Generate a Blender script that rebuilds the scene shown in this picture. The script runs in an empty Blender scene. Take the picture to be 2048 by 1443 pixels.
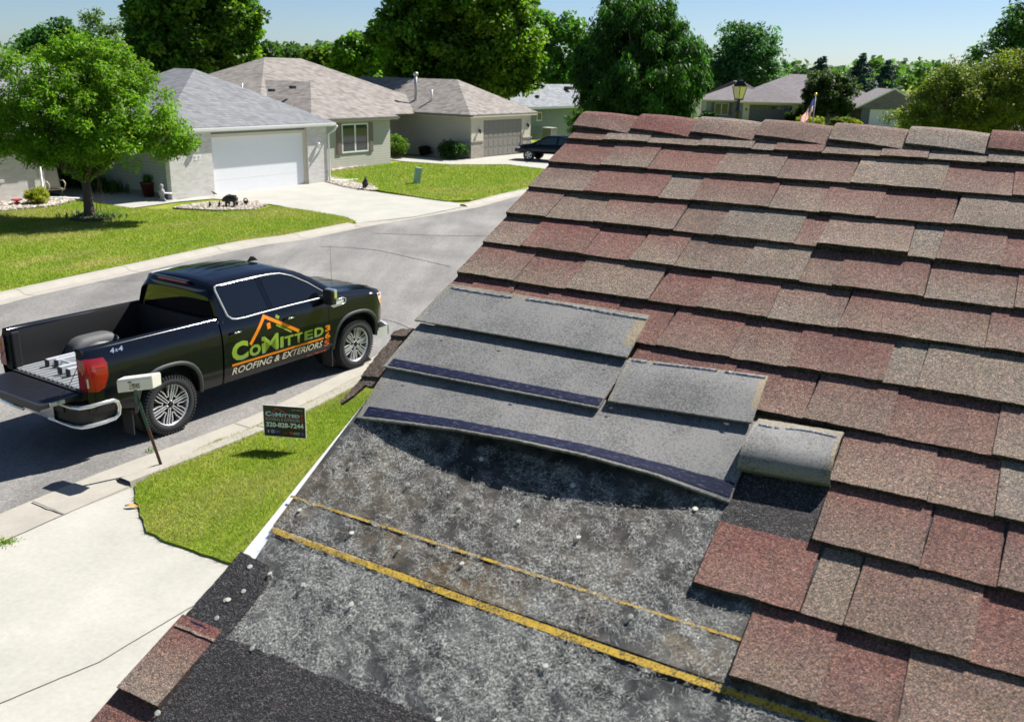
import bpy, bmesh, math, random
import numpy as np
from mathutils import Vector, Matrix, noise
from mathutils.geometry import tessellate_polygon
random.seed(11); rng = np.random.default_rng(11)
R = math.radians
sc = bpy.context.scene; col = sc.collection
# ---------------------------------------------------------------- camera
CAMH = 4.942
cam = bpy.data.cameras.new('camera'); camo = bpy.data.objects.new('camera', cam); col.objects.link(camo)
p_, r_ = 0.3030, 0.0250
F_ = Vector((0, math.cos(p_), -math.sin(p_))); rt = Vector((1, 0, 0)); up = Vector((0, math.sin(p_), math.cos(p_)))
Rx = rt*math.cos(r_) + up*math.sin(r_); Ux = up*math.cos(r_) - rt*math.sin(r_)
camo.matrix_world = Matrix(((Rx.x, Ux.x, -F_.x, 0), (Rx.y, Ux.y, -F_.y, 0), (Rx.z, Ux.z, -F_.z, CAMH), (0, 0, 0, 1)))
cam.sensor_width = 36; cam.lens = 1856.6/2048*36; cam.clip_start = .05; cam.clip_end = 3000
cam.dof.use_dof = True; cam.dof.focus_distance = 3.9; cam.dof.aperture_fstop = 7.5
sc.camera = camo
# ---------------------------------------------------------------- sky and sun
SUN = Vector((.651, .546, 1.0)).normalized()
w = bpy.data.worlds.new('World'); sc.world = w; w.use_nodes = True
nt = w.node_tree; bg = nt.nodes['Background']
sky = nt.nodes.new('ShaderNodeTexSky'); sky.sky_type = 'NISHITA'; sky.sun_disc = False
sky.sun_elevation = math.asin(SUN.z); sky.sun_rotation = math.atan2(SUN.x, SUN.y)
sky.air_density = .75; sky.dust_density = .5; sky.ozone_density = 5.0; sky.altitude = 300
nt.links.new(sky.outputs[0], bg.inputs[0]); bg.inputs[1].default_value = .06
sun = bpy.data.lights.new('sun', 'SUN'); sun.energy = 5.0; sun.angle = R(.53); sun.color = (1, .965, .91)
suno = bpy.data.objects.new('sun', sun); col.objects.link(suno); suno.rotation_euler = SUN.to_track_quat('Z', 'Y').to_euler()
sc.view_settings.view_transform = 'Standard'; sc.view_settings.look = 'None'; sc.view_settings.exposure = .86; sc.view_settings.gamma = 1
# ---------------------------------------------------------------- materials
MATS = {}
def newmat(name):
    m = bpy.data.materials.new(name); m.use_nodes = True; MATS[name] = m
    return m, m.node_tree.nodes, m.node_tree.links, m.node_tree.nodes['Principled BSDF']
def mth(N, L, op, a, b=None, c=None):
    n = N.new('ShaderNodeMath'); n.operation = op
    for i, v in enumerate((a, b, c)):
        if v is None: continue
        if isinstance(v, (int, float)): n.inputs[i].default_value = v
        else: L.new(v, n.inputs[i])
    return n.outputs[0]
def mixc(N, L, f, a, b, mode='MIX'):
    n = N.new('ShaderNodeMix'); n.data_type = 'RGBA'; n.blend_type = mode
    for i, v in ((0, f), (6, a), (7, b)):
        if isinstance(v, (int, float)): n.inputs[i].default_value = v
        elif isinstance(v, tuple): n.inputs[i].default_value = (*v[:3], 1)
        else: L.new(v, n.inputs[i])
    return n.outputs[2]
def nz(N, L, scale, detail=3, vec=None, rough=.55, dist=0):
    n = N.new('ShaderNodeTexNoise'); n.inputs['Scale'].default_value = scale; n.inputs['Detail'].default_value = detail
    n.inputs['Roughness'].default_value = rough; n.inputs['Distortion'].default_value = dist
    if vec is not None: L.new(vec, n.inputs['Vector'])
    return n
def coord(N, L, scale=(1, 1, 1), loc=(0, 0, 0), rot=(0, 0, 0), src='Object'):
    t = N.new('ShaderNodeTexCoord'); m = N.new('ShaderNodeMapping')
    m.inputs['Scale'].default_value = scale; m.inputs['Location'].default_value = loc; m.inputs['Rotation'].default_value = rot
    L.new(t.outputs[src], m.inputs['Vector']); return m.outputs[0]
def ramp(N, L, f, stops):
    n = N.new('ShaderNodeValToRGB'); L.new(f, n.inputs[0]); e = n.color_ramp.elements
    e[0].position, e[0].color = stops[0][0], (*stops[0][1], 1); e[1].position, e[1].color = stops[-1][0], (*stops[-1][1], 1)
    for p, c in stops[1:-1]: k = e.new(p); k.color = (*c, 1)
    return n.outputs[0]
def bump(N, L, b, h, strength=.5, dist=.01):
    n = N.new('ShaderNodeBump'); n.inputs['Strength'].default_value = strength; n.inputs['Distance'].default_value = dist
    L.new(h, n.inputs['Height']); L.new(n.outputs[0], b.inputs['Normal'])
def simple(name, base, rough=.6, metal=0, var=.12, scale=6, bs=0, bd=.004, bscale=80, coat=0, spec=.5, big=None):
    m, N, L, b = newmat(name)
    v = coord(N, L); a = nz(N, L, scale, 4, v).outputs['Fac']
    f = mth(N, L, 'MULTIPLY_ADD', a, 2*var, 1-var)
    if big:
        g = nz(N, L, big[0], 3, v).outputs['Fac']; f = mth(N, L, 'MULTIPLY', f, mth(N, L, 'MULTIPLY_ADD', g, 2*big[1], 1-big[1]))
    cc = N.new('ShaderNodeCombineColor'); [L.new(f, cc.inputs[i]) for i in range(3)]
    c = mixc(N, L, 1.0, base, cc.outputs[0], 'MULTIPLY'); L.new(c, b.inputs['Base Color'])
    b.inputs['Roughness'].default_value = rough; b.inputs['Metallic'].default_value = metal
    b.inputs['Specular IOR Level'].default_value = spec
    if coat: b.inputs['Coat Weight'].default_value = coat; b.inputs['Coat Roughness'].default_value = .03
    if bs: bump(N, L, b, nz(N, L, bscale, 3, v).outputs['Fac'], bs, bd)
    return m
def tinted(N, L):
    a = N.new('ShaderNodeAttribute'); a.attribute_name = 'tint'; return a.outputs['Color']
def leafmat(name, trans=.35, rough=.55, spec=.3):
    m, N, L, b = newmat(name); t = tinted(N, L)
    L.new(t, b.inputs['Base Color']); b.inputs['Roughness'].default_value = rough; b.inputs['Specular IOR Level'].default_value = spec
    tr = N.new('ShaderNodeBsdfTranslucent'); c = mixc(N, L, 1.0, t, (1.35, 1.5, .5), 'MULTIPLY'); L.new(c, tr.inputs[0])
    mx = N.new('ShaderNodeMixShader'); mx.inputs[0].default_value = trans
    L.new(b.outputs[0], mx.inputs[1]); L.new(tr.outputs[0], mx.inputs[2]); L.new(mx.outputs[0], N['Material Output'].inputs[0])
    return m
leafmat('leaf', .42); leafmat('needle', .12); leafmat('blade', .3)
def granule(name, use_tint=True, base=(.3, .2, .18), lo=.22, hi=2.6, sc_=(600, 700), bumps=.9, rough=.9):
    m, N, L, b = newmat(name); v = coord(N, L)
    vo = N.new('ShaderNodeTexVoronoi'); vo.inputs['Scale'].default_value = sc_[0]; L.new(v, vo.inputs['Vector'])
    sp = N.new('ShaderNodeSeparateColor'); L.new(vo.outputs['Color'], sp.inputs[0])
    cl = nz(N, L, sc_[0]*.32, 2, v).outputs['Fac']
    q = mth(N, L, 'ADD', mth(N, L, 'MULTIPLY', sp.outputs[0], .72), mth(N, L, 'MULTIPLY', cl, .34))
    mid = nz(N, L, 150, 2, v, .8).outputs['Fac']; q = mth(N, L, 'ADD', q, mth(N, L, 'MULTIPLY_ADD', mid, .55, -.275))
    g = ramp(N, L, q, [(0.08, (lo, lo, lo)), (.4, (.62, .62, .62)), (.66, (1.05, 1.0, .95)), (.9, (hi*.72, hi*.66, hi*.6)), (1, (hi, hi, hi*.95))])
    hue = ramp(N, L, sp.outputs[1], [(0, (1.12, .96, .9)), (.5, (1, 1, 1)), (.86, (.86, 1.0, 1.1)), (1, (1.25, 1.05, .8))])
    blot = nz(N, L, 9, 4, v).outputs['Fac']; base0 = tinted(N, L) if use_tint else None
    if use_tint:
        pf = ramp(N, L, mth(N, L, 'ADD', mth(N, L, 'MULTIPLY', nz(N, L, 17, 3, v).outputs['Fac'], .6), mth(N, L, 'MULTIPLY', sp.outputs[2], .42)), [(.44, (0, 0, 0)), (.68, (.75, .75, .75))])
        base0 = mixc(N, L, pf, base0, mixc(N, L, .62, base0, (.27, .215, .17)))
    bl = mth(N, L, 'MULTIPLY_ADD', blot, .7, .65)
    cc = N.new('ShaderNodeCombineColor'); [L.new(bl, cc.inputs[i]) for i in range(3)]
    c = mixc(N, L, 1.0, base0 if use_tint else base, g, 'MULTIPLY'); c = mixc(N, L, 1.0, c, hue, 'MULTIPLY'); c = mixc(N, L, 1.0, c, cc.outputs[0], 'MULTIPLY')
    L.new(c, b.inputs['Base Color']); b.inputs['Roughness'].default_value = rough; b.inputs['Specular IOR Level'].default_value = .25
    h = mth(N, L, 'SUBTRACT', mth(N, L, 'MULTIPLY', cl, .8), vo.outputs['Distance'])
    bump(N, L, b, h, bumps, .0022)
    return m
granule('shingle_granules')
granule('black_granules', False, (.038, .038, .041), .3, 5.0, (430, 600), .9, .7)
def matback():
    # sanded back of a shingle
    m, N, L, b = newmat('shingle_back'); v = coord(N, L)
    n1 = nz(N, L, 620, 2, v, .8).outputs['Fac']; n2 = nz(N, L, 7, 4, v).outputs['Fac']; n3 = nz(N, L, 230, 2, v, .7).outputs['Fac']
    f = mth(N, L, 'ADD', mth(N, L, 'MULTIPLY', n1, .75), mth(N, L, 'ADD', mth(N, L, 'MULTIPLY', n2, .5), mth(N, L, 'MULTIPLY', n3, .75)))
    c = ramp(N, L, f, [(.55, (.034, .035, .036)), (.95, (.098, .097, .094)), (1.3, (.21, .205, .195))])
    c = mixc(N, L, 1.0, c, tinted(N, L), 'MULTIPLY')
    L.new(c, b.inputs['Base Color']); b.inputs['Roughness'].default_value = .75
    bump(N, L, b, n1, .5, .001)
matback()
def matfelt():
    m, N, L, b = newmat('fibre_felt'); v = coord(N, L)
    tot = None
    msk = nz(N, L, 7.5, 5, v, .6).outputs['Fac']; wisp = nz(N, L, 26, 4, v, .6, .6).outputs['Fac']
    for i, (s, wd) in enumerate(((210, .016), (300, .020), (430, .026), (600, .03), (800, .04))):
        vv = coord(N, L, (1, 1, 1), (i*3.7, i*1.9, i*5.1), (.5*i, .3*i, .9*i))
        n = nz(N, L, s, 2.5, vv, .6, 1.2).outputs['Fac']
        d = mth(N, L, 'ABSOLUTE', mth(N, L, 'SUBTRACT', n, .5))
        k = mth(N, L, 'SUBTRACT', 1.0, mth(N, L, 'SMOOTH_MIN', mth(N, L, 'DIVIDE', d, wd), 1.0, .1))
        k = mth(N, L, 'MAXIMUM', k, 0.0)
        k = mth(N, L, 'MULTIPLY', k, .36)
        tot = k if tot is None else mth(N, L, 'ADD', tot, k)
    dens = ramp(N, L, mth(N, L, 'ADD', mth(N, L, 'MULTIPLY', msk, .6), mth(N, L, 'MULTIPLY', wisp, .4)), [(.42, (.06, .06, .06)), (.62, (1, 1, 1))])
    at = N.new('ShaderNodeAttribute'); at.attribute_name = 'tint'; sp = N.new('ShaderNodeSeparateColor'); L.new(at.outputs['Color'], sp.inputs[0])
    f = mth(N, L, 'MULTIPLY', mth(N, L, 'MINIMUM', tot, 1.0), mth(N, L, 'MULTIPLY', dens, sp.outputs[0])); 
    f = mth(N, L, 'MINIMUM', f, 1.0)
    haze = mth(N, L, 'MULTIPLY', mth(N, L, 'MULTIPLY', dens, sp.outputs[0]), .03)
    f = mth(N, L, 'MAXIMUM', f, haze)
    tan = mth(N, L, 'MULTIPLY', ramp(N, L, nz(N, L, 5, 3, coord(N, L, (1, 1, 1), (9, 4, 2))).outputs['Fac'], [(.42, (0, 0, 0)), (.62, (1, 1, 1))]), 1.0)
    tan = mth(N, L, 'MULTIPLY', tan, sp.outputs[1])
    fc = mixc(N, L, tan, (.46, .46, .42), (.55, .42, .22)); bc = mixc(N, L, tan, (.017, .018, .022), (.085, .058, .03))
    gr = nz(N, L, 900, 3, coord(N, L, (1, .35, 1)), .8).outputs['Fac']; gk = ramp(N, L, mth(N, L, 'ADD', mth(N, L, 'MULTIPLY', gr, .8), mth(N, L, 'MULTIPLY', wisp, .4)), [(.5, (.25, .25, .25)), (.62, (1, 1, 1)), (.78, (4.2, 4.1, 3.9))]); bc = mixc(N, L, 1.0, bc, gk, 'MULTIPLY')
    c = mixc(N, L, f, bc, fc); L.new(c, b.inputs['Base Color']); b.inputs['Roughness'].default_value = .8
    bump(N, L, b, mth(N, L, 'ADD', tot, nz(N, L, 400, 2, v).outputs['Fac']), .35, .002)
matfelt()
m_, N_, L_, b_ = newmat('fibre_strand'); L_.new(ramp(N_, L_, nz(N_, L_, 240, 2, coord(N_, L_)).outputs['Fac'], [(.35, (.16, .16, .155)), (.5, (.48, .48, .44)), (.64, (.88, .87, .78))]), b_.inputs['Base Color']); b_.inputs['Roughness'].default_value = .8
simple('sealant_navy', (.012, .014, .04), .3, var=.4, scale=60)
simple('sealant_blob', (.26, .27, .32), .4, var=.4, scale=60, bs=.6, bscale=200)
def matsealant():
    m, N, L, b = newmat('sealant_strip')
    # dark film with short pale scuffs running along the strip
    a = N.new('ShaderNodeAttribute'); a.attribute_name = 'tint'   # holds (u, v) of the roof
    mp = N.new('ShaderNodeMapping'); mp.inputs['Scale'].default_value = (45, 420, 1); L.new(a.outputs['Vector'], mp.inputs['Vector'])
    n = nz(N, L, 1, 3, mp.outputs[0], .65).outputs['Fac']
    f = ramp(N, L, n, [(.58, (0, 0, 0)), (.70, (1, 1, 1))])
    c = mixc(N, L, f, (.005, .008, .034), (.15, .17, .25)); L.new(c, b.inputs['Base Color'])
    b.inputs['Roughness'].default_value = .75; b.inputs['Specular IOR Level'].default_value = .2
matsealant()
m_, N_, L_, b_ = newmat('yellow_paint'); v_ = coord(N_, L_); q_ = nz(N_, L_, 330, 2, v_).outputs['Fac']; q2_ = nz(N_, L_, 40, 3, v_).outputs['Fac']
f_ = ramp(N_, L_, mth(N_, L_, 'ADD', mth(N_, L_, 'MULTIPLY', q_, .7), mth(N_, L_, 'MULTIPLY', q2_, .35)), [(.44, (.07, .055, .03)), (.52, (.46, .29, .025)), (.75, (.62, .42, .05))]); L_.new(f_, b_.inputs['Base Color']); b_.inputs['Roughness'].default_value = .8
simple('white_metal', (.82, .83, .85), .35, var=.03)
simple('galvanised', (.5, .5, .44), .6, .1, var=.3, scale=200)
simple('rust', (.3, .15, .09), .7, var=.2)
simple('plywood', (.35, .25, .15), .8)
simple('house_paint', (.55, .52, .46), .8)
def matasphalt():
    m, N, L, b = newmat('asphalt'); v = coord(N, L)
    n1 = nz(N, L, 70, 3, v).outputs['Fac']; n2 = nz(N, L, .5, 5, v).outputs['Fac']
    st = nz(N, L, 1.1, 4, coord(N, L, (.9, .16, 1), (0, 0, 0), (0, 0, R(-31)))).outputs['Fac']
    vo = N.new('ShaderNodeTexVoronoi'); vo.inputs['Scale'].default_value = 42; L.new(v, vo.inputs['Vector'])
    sp = N.new('ShaderNodeSeparateColor'); L.new(vo.outputs['Color'], sp.inputs[0])
    f = mth(N, L, 'ADD', mth(N, L, 'MULTIPLY', n1, .3), mth(N, L, 'ADD', mth(N, L, 'MULTIPLY', n2, .35), mth(N, L, 'MULTIPLY', st, .5)))
    f = mth(N, L, 'ADD', f, mth(N, L, 'MULTIPLY', sp.outputs[0], .16))
    c = ramp(N, L, f, [(.36, (.07, .067, .065)), (.62, (.165, .158, .148)), (.9, (.34, .32, .295))])
    L.new(c, b.inputs['Base Color']); b.inputs['Roughness'].default_value = .85; bump(N, L, b, n1, .6, .01)
matasphalt()
def matgrass():
    m, N, L, b = newmat('grass'); v = coord(N, L)
    n1 = nz(N, L, .55, 5, v, .6).outputs['Fac']; n2 = nz(N, L, 9, 4, v).outputs['Fac']; n3 = nz(N, L, 60, 2, v).outputs['Fac']
    st = nz(N, L, 1.0, 4, coord(N, L, (1.5, .22, 1), (0, 0, 0), (0, 0, R(-33)))).outputs['Fac']
    f = mth(N, L, 'ADD', mth(N, L, 'MULTIPLY', n1, .45), mth(N, L, 'ADD', mth(N, L, 'MULTIPLY', n2, .22), mth(N, L, 'MULTIPLY', st, .5)))
    c = ramp(N, L, f, [(.38, (.095, .175, .012)), (.54, (.17, .245, .02)), (.65, (.27, .29, .045)), (.78, (.44, .37, .16))])
    k = mth(N, L, 'MULTIPLY_ADD', n3, .9, .5); cc = N.new('ShaderNodeCombineColor'); [L.new(k, cc.inputs[i]) for i in range(3)]
    c = mixc(N, L, 1.0, c, cc.outputs[0], 'MULTIPLY')
    L.new(c, b.inputs['Base Color']); b.inputs['Roughness'].default_value = .95; b.inputs['Specular IOR Level'].default_value = .1; bump(N, L, b, n3, .7, .02)
matgrass()
simple('concrete', (.385, .372, .325), .85, var=.16, scale=22, bs=.2, bscale=120, big=(1.1, .2))
simple('kerb_concrete', (.35, .325, .275), .85, var=.14, scale=24, bs=.2, bscale=90, big=(2.2, .2))
simple('joint', (.16, .15, .13), .9); simple('tar', (.085, .083, .08), .8)
simple('soil', (.06, .045, .03), .95, var=.3, scale=30)
def matrocks():
    m, N, L, b = newmat('river_rock'); v = coord(N, L)
    vo = N.new('ShaderNodeTexVoronoi'); vo.inputs['Scale'].default_value = 11; L.new(v, vo.inputs['Vector'])
    sp = N.new('ShaderNodeSeparateColor'); L.new(vo.outputs['Color'], sp.inputs[0])
    c = ramp(N, L, sp.outputs[0], [(0, (.18, .15, .12)), (.4, (.36, .31, .25)), (1, (.62, .56, .48))])
    e = ramp(N, L, vo.outputs['Distance'], [(.3, (1, 1, 1)), (.75, (.25, .24, .22))])
    L.new(mixc(N, L, 1.0, c, e, 'MULTIPLY'), b.inputs['Base Color']); b.inputs['Roughness'].default_value = .8
    bump(N, L, b, mth(N, L, 'SUBTRACT', 1.0, vo.outputs['Distance']), 1, .05)
matrocks()
def roofmat(name, a, bb, cc_, k=1.0, along=4.5, rows=13.):
    m, N, L, b = newmat(name); t = N.new('ShaderNodeTexCoord'); s = N.new('ShaderNodeSeparateXYZ'); L.new(t.outputs['Object'], s.inputs[0])
    al = mth(N, L, 'ADD', s.outputs[0], s.outputs[1]); row = mth(N, L, 'FLOOR', mth(N, L, 'MULTIPLY', s.outputs[2], rows))
    cv = N.new('ShaderNodeCombineXYZ'); L.new(mth(N, L, 'MULTIPLY', al, along), cv.inputs[0]); L.new(mth(N, L, 'MULTIPLY', row, 7.31), cv.inputs[1])
    vo = N.new('ShaderNodeTexVoronoi'); vo.inputs['Scale'].default_value = 1; L.new(cv.outputs[0], vo.inputs['Vector'])
    sp = N.new('ShaderNodeSeparateColor'); L.new(vo.outputs['Color'], sp.inputs[0])
    n1 = nz(N, L, 1.4, 4, t.outputs['Object']).outputs['Fac']; n2 = nz(N, L, 60, 2, t.outputs['Object']).outputs['Fac']
    f = mth(N, L, 'ADD', mth(N, L, 'MULTIPLY', sp.outputs[0], .5), mth(N, L, 'ADD', mth(N, L, 'MULTIPLY', n1, .3), mth(N, L, 'MULTIPLY', n2, .25)))
    c = ramp(N, L, f, [(.2, a), (.5, bb), (.85, cc_)])
    fr = mth(N, L, 'FRACT', mth(N, L, 'MULTIPLY', s.outputs[2], rows))
    ed = ramp(N, L, fr, [(.0, (.55, .55, .55)), (.16, (1, 1, 1))]); c = mixc(N, L, 1.0, c, ed, 'MULTIPLY')
    L.new(c, b.inputs['Base Color']); b.inputs['Roughness'].default_value = .9
    bump(N, L, b, mth(N, L, 'SUBTRACT', 1.0, fr), .5, .02)
roofmat('roof_grey', (.125, .13, .14), (.175, .18, .19), (.23, .235, .245), along=5)
roofmat('roof_tan', (.135, .115, .10), (.225, .2, .18), (.31, .285, .26), along=4.5)
roofmat('roof_blue', (.12, .13, .145), (.2, .212, .23), (.3, .31, .325))
roofmat('roof_far', (.15, .13, .135), (.19, .168, .175), (.235, .21, .215))
def siding(name, base, pitch=.12, rough=.6):
    m, N, L, b = newmat(name); t = N.new('ShaderNodeTexCoord'); s = N.new('ShaderNodeSeparateXYZ'); L.new(t.outputs['Object'], s.inputs[0])
    fr = mth(N, L, 'FRACT', mth(N, L, 'MULTIPLY', s.outputs[2], 1/pitch))
    e = ramp(N, L, fr, [(.0, (.5, .5, .5)), (.12, (1, 1, 1)), (1, (.93, .93, .93))])
    n = nz(N, L, 1.2, 3, t.outputs['Object']).outputs['Fac']; k = mth(N, L, 'MULTIPLY_ADD', n, .16, .92)
    cc = N.new('ShaderNodeCombineColor'); [L.new(k, cc.inputs[i]) for i in range(3)]
    c = mixc(N, L, 1.0, mixc(N, L, 1.0, base, e, 'MULTIPLY'), cc.outputs[0], 'MULTIPLY'); L.new(c, b.inputs['Base Color']); b.inputs['Roughness'].default_value = rough
    bump(N, L, b, mth(N, L, 'SUBTRACT', 1.0, fr), .8, .015)
siding('siding_green', (.30, .345, .335)); siding('siding_tan', (.47, .455, .39)); siding('siding_blue', (.27, .33, .325)); siding('siding_far', (.40, .40, .37)); siding('siding_slate', (.16, .165, .19), .3)
def brick(name, a, bb, mortar, scale=5.2):
    m, N, L, b = newmat(name); t = N.new('ShaderNodeTexCoord'); s = N.new('ShaderNodeSeparateXYZ'); L.new(t.outputs['Object'], s.inputs[0])
    cv = N.new('ShaderNodeCombineXYZ'); L.new(mth(N, L, 'ADD', s.outputs[0], s.outputs[1]), cv.inputs[0]); L.new(s.outputs[2], cv.inputs[1])
    k = N.new('ShaderNodeTexBrick'); L.new(cv.outputs[0], k.inputs['Vector']); k.inputs['Scale'].default_value = scale
    k.inputs['Color1'].default_value = (*a, 1); k.inputs['Color2'].default_value = (*bb, 1); k.inputs['Mortar'].default_value = (*mortar, 1)
    k.inputs['Mortar Size'].default_value = .012; k.inputs['Brick Width'].default_value = 1.15; k.inputs['Row Height'].default_value = .39
    n = nz(N, L, 45, 3, t.outputs['Object']).outputs['Fac']; q = mth(N, L, 'MULTIPLY_ADD', n, .4, .8); cc = N.new('ShaderNodeCombineColor'); [L.new(q, cc.inputs[i]) for i in range(3)]
    L.new(mixc(N, L, 1.0, k.outputs['Color'], cc.outputs[0], 'MULTIPLY'), b.inputs['Base Color']); b.inputs['Roughness'].default_value = .9
    bump(N, L, b, n, .4, .01)
brick('brick_pale', (.68, .655, .62), (.57, .545, .51), (.50, .48, .45)); brick('brick_tan', (.42, .38, .31), (.3, .27, .22), (.45, .42, .37))
simple('trim_white', (.80, .80, .79), .5, var=.03); simple('trim_cream', (.62, .57, .45), .6, var=.05); simple('door_white', (.80, .81, .83), .45, var=.03)
simple('door_tan', (.23, .215, .185), .55, var=.05); simple('door_slate', (.10, .10, .125), .5); simple('shutter', (.22, .165, .15), .7); simple('fascia_dark', (.12, .13, .12), .6)
simple('gable_grey', (.13, .13, .15), .7); simple('foundation', (.2, .19, .18), .9)
simple('window_glass', (.02, .03, .04), .05, spec=.8); simple('gutter_green', (.30, .35, .33), .5)
simple('vent_metal', (.45, .44, .42), .45, .5); simple('vent_black', (.02, .02, .025), .5)
simple('bark', (.09, .07, .055), .95, var=.35, scale=18, bs=.8, bd=.03, bscale=14); simple('bark_pale', (.16, .13, .1), .95, var=.3, scale=12, bs=.6, bd=.03, bscale=10)
# vehicle
simple('bright_metal', (.55, .56, .58), .35, .25, var=.04)
simple('black_paint', (.004, .005, .010), .11, var=.05, spec=.42)
simple('tinted_glass', (.004, .005, .007), .04, spec=.7); simple('clear_glass', (.03, .05, .05), .04, spec=.8)
simple('chrome', (.80, .80, .80), .16, .8, var=.02); simple('alloy', (.74, .74, .76), .35, .45, var=.03); simple('dark_alloy', (.012, .012, .014), .3, .3)
simple('rubber', (.028, .028, .03), .8, var=.25, scale=40, bs=.3, bscale=200); simple('flare_plastic', (.045, .05, .053), .55); simple('liner', (.006, .006, .007), .75, var=.3, scale=60, bs=.5, bscale=160)
simple('liner_grey', (.075, .078, .082), .6, var=.25, scale=80, bs=.6, bscale=220)
simple('bed_floor', (.33, .345, .36), .45, .3, var=.15, scale=20); simple('tailgate_black', (.02, .021, .028), .38)
simple('red_lens', (.28, .006, .008), .12, var=.25, scale=12, coat=.6); simple('red_bright', (.42, .02, .012), .15); simple('pink_lens', (.40, .05, .10), .25); simple('white_lens', (.62, .6, .6), .12); simple('amber_lens', (.75, .3, .02), .15)
simple('aluminium', (.68, .7, .73), .35, .35, var=.06); simple('black_plastic', (.012, .012, .013), .5)
def matdecal(name, top, bot, z0, z1):
    m, N, L, b = newmat(name); t = N.new('ShaderNodeTexCoord'); s = N.new('ShaderNodeSeparateXYZ'); L.new(t.outputs['Object'], s.inputs[0])
    f = N.new('ShaderNodeMapRange'); L.new(s.outputs[2], f.inputs[0]); f.inputs[1].default_value = z0; f.inputs[2].default_value = z1
    L.new(mixc(N, L, f.outputs[0], bot, top), b.inputs['Base Color']); b.inputs['Roughness'].default_value = .35
matdecal('decal_green', (.27, .40, .045), (.16, .27, .26), .745, .80)
simple('decal_orange', (.85, .24, .01), .35, var=.03); simple('decal_cream', (.76, .70, .55), .4, var=.03); simple('decal_red', (.62, .12, .05), .4, var=.08)
simple('sign_black', (.012, .012, .012), .4); simple('sign_white', (.78, .80, .82), .5, var=.02); simple('sign_blue', (.42, .58, .72), .5, var=.04); simple('sign_teal', (.33, .46, .48), .5)
simple('logo_blue', (.02, .05, .5), .5); simple('logo_violet', (.13, .05, .5), .5); simple('logo_red', (.55, .05, .05), .5)
simple('tube_plastic', (.72, .69, .60), .5, var=.05, scale=12); simple('ink', (.012, .012, .012), .6); simple('green_post', (.03, .075, .055), .45, .2, var=.4, scale=20); simple('rusty_post', (.10, .045, .02), .7, var=.4, scale=25)
simple('bear_black', (.018, .018, .021), .38, var=.3, scale=20, bs=.4, bscale=40, bd=.01); simple('pedestal_green', (.27, .42, .37), .5); simple('iron_black', (.012, .012, .013), .45)
simple('chair_tan', (.52, .47, .37), .6); simple('pot_red', (.10, .02, .015), .4); simple('ornament_red', (.5, .03, .06), .4); simple('stone_grey', (.3, .3, .3), .8)

for n_, c_ in (('flag_red', (.62, .03, .04)), ('flag_white', (.85, .85, .85)), ('flag_blue', (.05, .06, .32))):
    m_, N_, L_, b_ = newmat(n_); b_.inputs['Base Color'].default_value = (*c_, 1); b_.inputs['Roughness'].default_value = .8; t_ = N_.new('ShaderNodeBsdfTranslucent'); t_.inputs[0].default_value = (*c_, 1); x_ = N_.new('ShaderNodeMixShader'); x_.inputs[0].default_value = .5
    L_.new(b_.outputs[0], x_.inputs[1]); L_.new(t_.outputs[0], x_.inputs[2]); L_.new(x_.outputs[0], N_['Material Output'].inputs[0])
simple('gold', (.8, .5, .1), .3, .6); simple('ac_grey', (.45, .46, .44), .6)
simple('leaf_dry', (.6, .35, .1), .7)
def matglow():
    m, N, L, b = newmat('lantern_glass'); b.inputs['Base Color'].default_value = (.62, .5, .24, 1); b.inputs['Roughness'].default_value = .3; b.inputs['Transmission Weight'].default_value = .35
matglow()
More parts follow.
